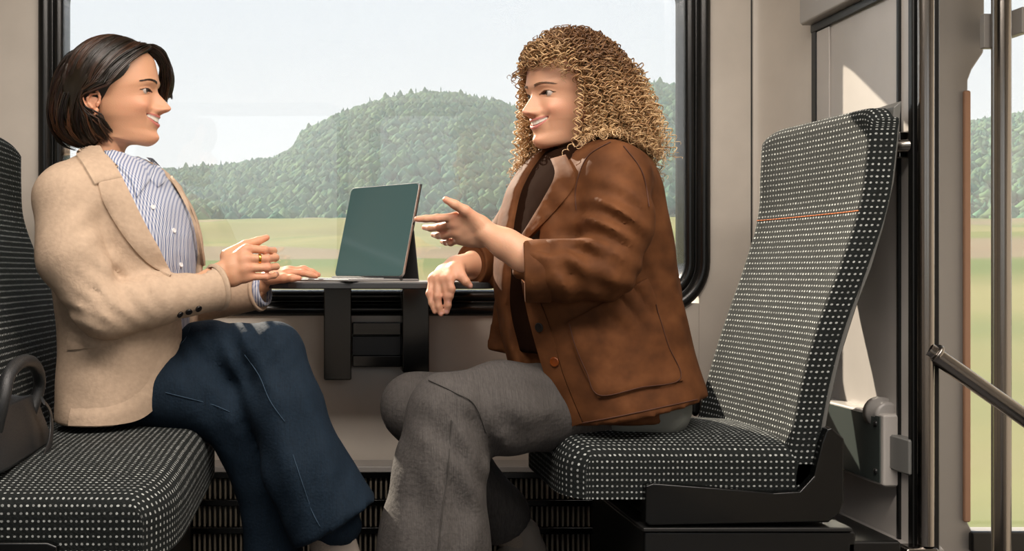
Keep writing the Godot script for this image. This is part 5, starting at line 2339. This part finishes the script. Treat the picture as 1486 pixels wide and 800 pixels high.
func build_curly_woman() -> void:
	var D := 2.43
	var base := Vector3(0.65, 0.43, -D)
	var who := thing("person", "laughing woman with blonde curls in brown suede jacket and wide grey trousers", "person", base)
	var fc := Face.new()
	fc.skin = Color(0.590, 0.325, 0.205)
	fc.blush = Color(0.64, 0.26, 0.18)
	fc.lip = Color(0.50, 0.18, 0.15)
	fc.brow = Color(0.13, 0.065, 0.033)
	fc.iris = Color(0.07, 0.06, 0.05)
	fc.eye_open = 0.0036
	fc.gap = 0.0054
	var yaw := deg_to_rad(24.0)
	var fw := Vector3(-cos(yaw), 0, sin(yaw))
	var T := Transform3D(Basis(fw, Vector3.UP, fw.cross(Vector3.UP)), P(820, 138, D))
	T.basis = T.basis * Basis(Vector3(0, 0, 1), deg_to_rad(-2.0))
	var body := MB.new()
	var eyes := add_head(body, T, fc)
	add_ear(body, T, -1.0, Vector3(-0.020, -0.022, -0.068), fc.skin)
	var core := Sdf.new()
	core.chain([P(842, 245, D), P(845, 330, D), P(870, 430, D), P(905, 570, D)], [0.05, 0.075, 0.07, 0.085], 0.03)
	core.chain([P(850, 265, D), P(888, 262, 2.28), P(876, 390, 2.22), P(800, 393, 2.235)], [0.04, 0.035, 0.032, 0.030], 0.03)
	core.chain([P(840, 265, D), P(792, 272, 2.58), P(742, 385, 2.63), P(700, 386, 2.585)], [0.04, 0.035, 0.030, 0.028], 0.03)
	core.chain([P(905, 590, 2.39), P(800, 590, 2.37), P(730, 592, 2.32), P(650, 600, 2.28), P(640, 680, 2.26), P(630, 790, 2.255), P(622, 880, 2.25)], [0.045, 0.05, 0.05, 0.045, 0.045, 0.04, 0.036], 0.01)
	core.chain([P(905, 582, 2.51), P(740, 585, 2.51), P(602, 592, 2.50), P(670, 680, 2.54), P(728, 755, 2.56)], [0.05, 0.05, 0.045, 0.04, 0.03], 0.01)
	nets(body, core, 0.018, fc.skin)
	# near forearm and open hand pointing at the tablet
	var hs := HandField.new()
	hs.base = fc.skin
	hs.warm = Color(0.66, 0.25, 0.17)
	hs.chain([P(800, 392, 2.235), P(764, 373, 2.25), P(735, 355, 2.265), P(704, 337, 2.285)], [0.036, 0.033, 0.029, 0.024], 0.02)
	add_hand(hs, [700, 325, 2.285], [698, 350, 2.30],
		[[[661, 315, 2.285], [634, 317, 2.29], [618, 317.5, 2.295], [605, 318, 2.30]],
		[[658, 324, 2.290], [638, 330, 2.325], [625, 331, 2.35], [616, 330, 2.37]],
		[[661, 337, 2.297], [645, 342, 2.325], [636, 342, 2.35], [629, 341, 2.37]],
		[[668, 348, 2.305], [654, 352, 2.330], [647, 352, 2.35], [642, 351, 2.365]]],
		[[692, 322, 2.28], [675, 306, 2.265], [660, 297, 2.26], [647, 290, 2.262]])
	nets(body, hs, 0.003, fc.skin)
	# far forearm resting on the table, hand hanging over its edge
	var h2 := HandField.new()
	h2.base = fc.skin
	h2.warm = Color(0.62, 0.27, 0.20)
	h2.chain([P(715, 386, 2.60), P(692, 385, 2.575), P(668, 386, 2.52)], [0.036, 0.033, 0.026], 0.02)
	add_hand(h2, [664, 384, 2.50], [656, 384, 2.53],
		[[[652, 405, 2.462], [655, 420, 2.452], [653, 430, 2.452], [650, 438, 2.456]],
		[[644, 407, 2.470], [649, 430, 2.455], [650, 443, 2.455], [648, 453, 2.458]],
		[[635, 406, 2.480], [635, 431, 2.462], [637, 445, 2.460], [640, 456, 2.460]],
		[[627, 405, 2.49], [623, 426, 2.474], [626, 440, 2.468], [631, 453, 2.466]]],
		[[664, 391, 2.485], [670, 402, 2.465], [676, 409, 2.46], [682, 415, 2.46]], 1.0)
	for q in [[650, 437, 2.456], [648, 452, 2.458], [640, 455, 2.460], [682, 415, 2.46]]:
		h2.nail_at.append(at3(q) + Vector3(0, 0, 0.0055))
	nets(body, h2, 0.003, fc.skin)
	obj("body", body, M.skin, who)
	for k in 2:
		obj("eye", eye_ball(T, eyes[k], Vector3(1, -0.02, 0.12).normalized(), fc.iris), M.eye, who)
		obj("eyebrow", eye_brow(T, 1.0 if k == 0 else -1.0, fc.brow, 15 + k), M.hair, who)

	# suede jacket
	var jk := Jacket.new()
	var rows := [[208, 905, 800, 0.075], [224, 920, 780, 0.125], [245, 933, 762, 0.165], [275, 945, 745, 0.184], [320, 956, 732, 0.190], [370, 966, 726, 0.186], [420, 977, 724, 0.182], [470, 988, 730, 0.184], [520, 999, 742, 0.190], [570, 1009, 757, 0.206], [632, 1020, 775, 0.218]]
	var face_dir := Vector3(-cos(deg_to_rad(20.0)), 0, sin(deg_to_rad(20.0)))
	jk.trunk = make_trunk(rows, D, face_dir)
	jk.cone(P(884, 246, 2.31), P(892, 254, 2.27), 0.064, 0.068, 0.05)
	jk.chain([P(893, 256, 2.265), P(897, 320, 2.23), P(876, 390, 2.21), P(820, 394, 2.225), P(752, 394, 2.25)], [0.068, 0.070, 0.064, 0.062, 0.060], 0.016)
	jk.chain([P(785, 272, 2.60), P(745, 345, 2.64), P(738, 388, 2.63), P(680, 384, 2.555)], [0.062, 0.058, 0.054, 0.050], 0.016)
	# front panel on the window side hanging forward
	jk.cone(P(748, 400, 2.55), P(728, 512, 2.55), 0.034, 0.040, 0.03, Vector3(0.1, 0, 1), 0.45)
	jk.noise.seed = 6
	jk.noise.frequency = 5.0
	jk.noise.fractal_octaves = 2
	jk.amp = 0.0045
	jk.creases = [[P(850, 350, 2.15), Vector3(0.35, 0.93, 0).normalized(), 0.15, 0.042, 0.0115], [P(820, 400, 2.15), Vector3(0.8, 0.6, 0).normalized(), 0.13, 0.040, 0.009], [P(900, 300, 2.15), Vector3(0.5, 0.85, 0).normalized(), 0.13, 0.048, 0.008], [P(905, 415, 2.25), Vector3(0.75, 0.6, 0).normalized(), 0.12, 0.045, 0.007], [P(800, 320, 2.28), Vector3(0.85, 0.5, 0).normalized(), 0.10, 0.05, 0.005], [P(960, 450, 2.4), Vector3(0.8, 0.5, 0).normalized(), 0.12, 0.05, 0.005]]
	jk.open_y = [P(0, 200, D).y, P(0, 240, D).y, P(0, 300, D).y, P(0, 350, D).y, P(0, 400, D).y, P(0, 450, D).y, P(0, 520, D).y, P(0, 570, D).y, P(0, 640, D).y]
	jk.open_w = [0.055, 0.064, 0.060, 0.052, 0.046, 0.056, 0.058, 0.060, 0.084]
	jk.skew = 0.029
	var near_end := P(762, 394, 2.246)
	var near_dir := Vector3(-1, -0.03, -0.18).normalized()
	var far_end := P(684, 384, 2.56)
	var far_dir := (P(694, 386, 2.574) - P(738, 388, 2.63)).normalized()
	jk.cuts = [[near_end, near_dir, 0.11], [far_end, far_dir, 0.09], [P(728, 512, 2.55), Vector3(-0.2, -1, 0).normalized(), 0.06]]
	jk.hem = P(0, 623, 2.28).y
	jk.hem_x = P(818, 0, 2.28).x
	jk.hem_slope = 0.19
	jk.bent = true
	var jm := MB.new()
	nets(jm, jk, 0.0070, Color.WHITE, 2)
	var jacket := obj("jacket", jm, M.suede, who)
	var flat := Jacket.new()
	flat.trunk = jk.trunk
	var torso := Jacket.new()
	torso.trunk = jk.trunk
	torso.noise = jk.noise
	torso.amp = 0.0045
	torso.creases = jk.creases
	torso.bent = true
	torso.hem = -1.0
	torso.cone(P(884, 246, 2.31), P(892, 254, 2.27), 0.064, 0.068, 0.05)
	flat.a = jk.a; flat.b = jk.b; flat.ra = jk.ra; flat.rb = jk.rb; flat.k = jk.k; flat.sq = jk.sq; flat.sa = jk.sa; flat.mul = jk.mul; flat.all = jk.all
	flat.noise = jk.noise
	flat.amp = 0.0045
	flat.creases = jk.creases
	flat.bent = true
	flat.hem = -1.0
	# big patch pocket, placket, collar, cuffs
	var lp := MB.new()
	flap(torso, [Vector2(824, 468), Vector2(832, 500), Vector2(848, 540), Vector2(868, 577)], [Vector2(938, 404), Vector2(952, 440), Vector2(970, 500), Vector2(990, 553)], 26, 26, 2.05, 0.006, lp)
	var pocket := obj("patch_pocket", lp, M.suede, jacket)
	var sm := MB.new()
	seam(torso, [Vector2(827, 470), Vector2(835, 500), Vector2(851, 538), Vector2(870, 573), Vector2(928, 563), Vector2(984, 551), Vector2(966, 500), Vector2(949, 442)], 60, 2.05, 0.0010, sm, 0.0064)
	obj("seam", sm, M.suede_seam, pocket)
	lp = MB.new()
	flap(torso, [Vector2(757, 405), Vector2(768, 462), Vector2(790, 540), Vector2(820, 622)], [Vector2(785, 440), Vector2(800, 480), Vector2(818, 545), Vector2(846, 614)], 30, 7, 2.05, 0.003, lp)
	obj("placket", lp, M.suede, jacket)
	lp = MB.new()
	flap(torso, [Vector2(800, 232), Vector2(806, 256), Vector2(786, 296), Vector2(758, 342)], [Vector2(822, 226), Vector2(836, 262), Vector2(812, 300), Vector2(764, 350)], 24, 9, 2.05, 0.005, lp)
	obj("collar", lp, M.suede, jacket)
	for ln in [[Vector2(886, 206), Vector2(852, 228), Vector2(836, 270), Vector2(836, 305)], [Vector2(905, 212), Vector2(932, 250), Vector2(942, 300)], [Vector2(822, 618), Vector2(900, 604), Vector2(1012, 580)]]:
		sm = MB.new()
		seam(flat, ln, 26, 2.05, 0.0013, sm)
		obj("seam", sm, M.suede_seam, jacket)
	obj("button", button_on(torso, 784, 475, 2.05, 0.010, 0.004), M.button, jacket)
	obj("button", button_on(torso, 806, 525, 2.05, 0.0105, 0.004), M.amber, jacket)
	var cf := MB.new()
	cf.lathe(near_end, near_dir, PackedVector2Array([Vector2(0.046, -0.004), Vector2(0.0575, 0.0015), Vector2(0.0615, 0.002), Vector2(0.0640, -0.001), Vector2(0.0648, -0.02), Vector2(0.0650, -0.048), Vector2(0.0600, -0.052)]), 44)
	obj("cuff", cf, M.suede, jacket)
	cf = MB.new()
	cf.lathe(far_end, far_dir, PackedVector2Array([Vector2(0.038, -0.004), Vector2(0.047, 0.0015), Vector2(0.0515, 0.002), Vector2(0.0540, -0.001), Vector2(0.0548, -0.02), Vector2(0.0550, -0.035), Vector2(0.0500, -0.04)]), 40)
	obj("cuff", cf, M.suede, jacket)

	# dark top under the jacket
	var sh := Wrinkled.new()
	sh.trunk = make_trunk(rows.slice(0, 9), D, face_dir)
	sh.trunk.grow = -0.014
	sh.noise.seed = 8
	sh.noise.frequency = 10.0
	sh.amp = 0.004
	sh.bent = true
	var shm := MB.new()
	nets(shm, sh, 0.012)
	obj("top", shm, M.dark_top, who)
	# grey shirt tail below the jacket
	var ts := Wrinkled.new()
	ts.noise.frequency = 10.0
	ts.amp = 0.004
	ts.bent = true
	ts.cone(P(900, 604, 2.34), P(955, 599, 2.33), 0.050, 0.052, 0.03, Vector3.UP, 0.9)
	ts.cone(P(955, 590, 2.36), P(955, 590, 2.50), 0.070, 0.070, 0.03)
	var tsm := MB.new()
	nets(tsm, ts, 0.009, Color.WHITE, 1)
	obj("shirt_tail", tsm, M.grey_shirt, who)

	# wide trousers
	var tr := Wrinkled.new()
	tr.noise.seed = 14
	tr.noise.frequency = 5.0
	tr.amp = 0.005
	tr.bent = true
	tr.cone(P(915, 578, 2.39), P(915, 578, 2.50), 0.095, 0.095, 0.05)
	tr.chain([P(905, 590, 2.39), P(800, 590, 2.37), P(730, 592, 2.32), P(650, 600, 2.28)], [0.080, 0.090, 0.094, 0.078], 0.03)
	tr.chain([P(648, 602, 2.27), P(640, 680, 2.26), P(630, 790, 2.255), P(622, 900, 2.25)], [0.080, 0.092, 0.112, 0.122], 0.03)
	tr.chain([P(905, 582, 2.51), P(740, 585, 2.51), P(602, 592, 2.50)], [0.092, 0.088, 0.076], 0.03)
	tr.chain([P(602, 592, 2.50), P(670, 680, 2.54), P(728, 745, 2.56), P(735, 765, 2.565)], [0.076, 0.068, 0.062, 0.060], 0.02)
	tr.cuts = [[P(738, 772, 2.565), (P(738, 772, 2.565) - P(690, 700, 2.545)).normalized(), 0.12], [P(620, 905, 2.25), Vector3(0, -1, 0), 0.2]]
	tr.creases = [[P(690, 640, 2.2), Vector3(0.75, 0.65, 0).normalized(), 0.16, 0.060, 0.009], [P(640, 600, 2.2), Vector3(0.9, -0.3, 0).normalized(), 0.15, 0.055, 0.005], [P(640, 740, 2.15), Vector3(1, 0.08, 0).normalized(), 0.26, 0.085, 0.008], [P(800, 600, 2.2), Vector3(0.25, 0.95, 0).normalized(), 0.20, 0.07, 0.005]]
	var trm := MB.new()
	nets(trm, tr, 0.0095, Color.WHITE, 2)
	var trousers := obj("trousers", trm, M.wool, who)
	for ln in [[Vector2(622, 552), Vector2(660, 570), Vector2(690, 590), Vector2(712, 650)], [Vector2(655, 610), Vector2(650, 680), Vector2(642, 740), Vector2(636, 798)]]:
		sm = MB.new()
		seam(tr, ln, 26, 2.0, 0.0011, sm)
		obj("seam", sm, M.wool_seam, trousers)
	# sock and shoe of the foot tucked back, shoe of the standing foot
	var so := Sdf.new()
	so.chain([P(722, 740, 2.56), P(748, 785, 2.57), P(756, 806, 2.57)], [0.034, 0.036, 0.038], 0.02)
	var sk := MB.new()
	nets(sk, so, 0.006)
	obj("sock", sk, M.sock, who)
	shoe(who, P(770, 806, 2.57), P(690, 850, 2.52), M.shoe)
	shoe(who, Vector3(0.26, 0.045, -2.25), Vector3(0.06, 0.04, -2.24), M.shoe)
	obj("hair", curly_hair(T, flat), M.curls, who)


func curly_hair(T: Transform3D, coat: Sdf) -> MB:
	var mb := MB.new()
	var r := RandomNumberGenerator.new()
	r.seed = 33
	var s := Sdf.new()
	s.cone(T * Vector3(-0.030, 0.040, 0), T * Vector3(-0.012, 0.046, 0), 0.078, 0.070, 0.03)
	s.cone(T * Vector3(-0.056, 0.0, 0), T * Vector3(-0.085, -0.085, 0), 0.080, 0.066, 0.04, T.basis.z, 1.12)
	nets(mb, s, 0.007, Color(0.085, 0.040, 0.018))
	var sk := Vector3(-0.018, 0.012, 0)
	var sr := Vector3(0.104, 0.106, 0.082)
	for k in 2500:
		# root on the scalp, behind the hair line
		var dirv := Vector3.ZERO
		while true:
			dirv = Vector3(r.randf_range(-1, 1), r.randf_range(-0.75, 1), r.randf_range(-1, 1))
			if dirv.length() > 1.0 or dirv.length() < 0.2:
				continue
			dirv = dirv.normalized()
			if dirv.x > 0.45 and dirv.y < 0.62:
				continue
			if dirv.x > 0.10 and dirv.y < 0.20:
				continue
			break
		var front := smoothstep(0.15, 0.8, dirv.x)
		var len := lerpf(0.215, 0.085, front) * r.randf_range(0.6, 1.1)
		if dirv.y > 0.75:
			len *= 0.8
		# goes out from the head, then falls
		var outv := (dirv + Vector3(-0.25, 0.15, 0)).normalized()
		var puff := r.randf_range(0.06, 0.36) * (1.0 - 0.45 * front)
		if dirv.x < -0.15 and dirv.y > -0.2:
			puff *= 1.65
			outv = (outv + Vector3(-0.3, 0.1, 0)).normalized()
		var fall := Vector3(-0.42 * (1.0 - front) * r.randf() + 0.12 * front, -1.0, dirv.z * 0.30 + r.randf_range(-0.25, 0.25)).normalized()
		if dirv.y > 0.55:
			puff *= 0.5
		var tress := 0
		if k < 75:                                # long curls on the window side, in front of the shoulder
			dirv = Vector3(r.randf_range(0.25, 0.55), r.randf_range(0.15, 0.6), 0.8).normalized()
			len = r.randf_range(0.22, 0.29)
			fall = Vector3(r.randf_range(0.0, 0.16), -1, r.randf_range(-0.15, 0.2)).normalized()
			puff = r.randf_range(0.05, 0.2)
			tress = 1
		elif k < 440:                             # and on the aisle side, falling on the shoulder
			dirv = Vector3(r.randf_range(-0.4, 0.22), r.randf_range(-0.1, 0.5), -0.85).normalized()
			len = r.randf_range(0.17, 0.26)
			fall = Vector3(r.randf_range(-0.25, 0.30), -1, r.randf_range(-0.3, 0.05)).normalized()
			puff = r.randf_range(0.05, 0.26)
			tress = 2
		elif k < 490:                             # short loose curls over the forehead
			dirv = Vector3(r.randf_range(0.55, 0.85), r.randf_range(0.66, 0.95), r.randf_range(-0.6, 0.45)).normalized()
			len = r.randf_range(0.05, 0.085)
			outv = Vector3(0.8, 0.35, dirv.z * 0.6).normalized()
			fall = Vector3(0.25, -1, r.randf_range(-0.4, 0.4)).normalized()
			puff = r.randf_range(0.05, 0.22)
			tress = 3
		var root := sk + dirv * sr * 0.97
		var pitch := r.randf_range(0.015, 0.027)
		var hr := r.randf_range(0.0050, 0.0120)
		var ph := r.randf() * TAU
		var spin := 1.0 if r.randf() < 0.5 else -1.0
		var n := int(len / pitch * 8.0) + 4
		var axis := PackedVector3Array()
		var p := root
		var step := len / (n - 1)
		var slide := Vector3.ZERO
		var slid := 0.0
		for q in n:
			var t := float(q) / (n - 1)
			var dv := outv.lerp(fall, smoothstep(0.05, 0.42, t * len / 0.12)).normalized()
			if slide != Vector3.ZERO and dv.dot(slide) < 0.0:
				dv = (dv - slide * dv.dot(slide) * 0.95).normalized()
			p += dv * step
			p = push_out(p, sk, sr, 1.04 + puff * minf(1.0, t * 3.0))
			# keep the face clear
			if tress != 3 and p.x > 0.030 and absf(p.z) < 0.070 and p.y < 0.055:
				p.z = signf(p.z) * 0.070
			if p.y < -0.075 and q % 2 == 0:
				var wp := T * p
				var e := coat.at(wp)
				var keep := 0.006 + puff * 0.05
				if e < keep:
					slide = T.basis.inverse() * coat.normal(wp)
					p += slide * (keep - e)
			axis.append(p)
			if slide != Vector3.ZERO:
				slid += step
				if slid > 0.045:
					n = q + 1
					break
		var pts := PackedVector3Array()
		var rad := PackedFloat32Array()
		var cl := PackedColorArray()
		var blond := clampf(r.randf_range(-0.15, 0.85) + (0.25 if dirv.x < -0.2 else 0.0) + (0.35 if tress == 1 or tress == 2 else 0.0) - (0.45 if dirv.y > 0.25 and dirv.x > -0.5 and dirv.x < 0.45 and not tress else 0.0), 0.0, 1.0)
		var c0 := Color(0.115, 0.052, 0.022)
		var c1 := Color(0.27, 0.140, 0.058).lerp(Color(0.74, 0.51, 0.27), blond)
		for q in n:
			var t := float(q) / (n - 1)
			var tg := (axis[mini(q + 1, n - 1)] - axis[maxi(q - 1, 0)]).normalized()
			var sx := tg.cross(Vector3(0.3, 0.2, 0.93)).normalized()
			var sy := tg.cross(sx)
			var an := ph + spin * TAU * q * step / pitch
			var g := hr * smoothstep(0.0, 0.22, t) * (1.0 - 0.35 * t)
			pts.append(T * (axis[q] + (sx * cos(an) + sy * sin(an)) * g))
			rad.append(0.00135 * (1.0 - 0.6 * smoothstep(0.8, 1.0, t)))
			cl.append(c0.lerp(c1, smoothstep(0.12, 0.65, t + blond * 0.15)))
		mb.tube(pts, rad, 4, cl)
	return mb
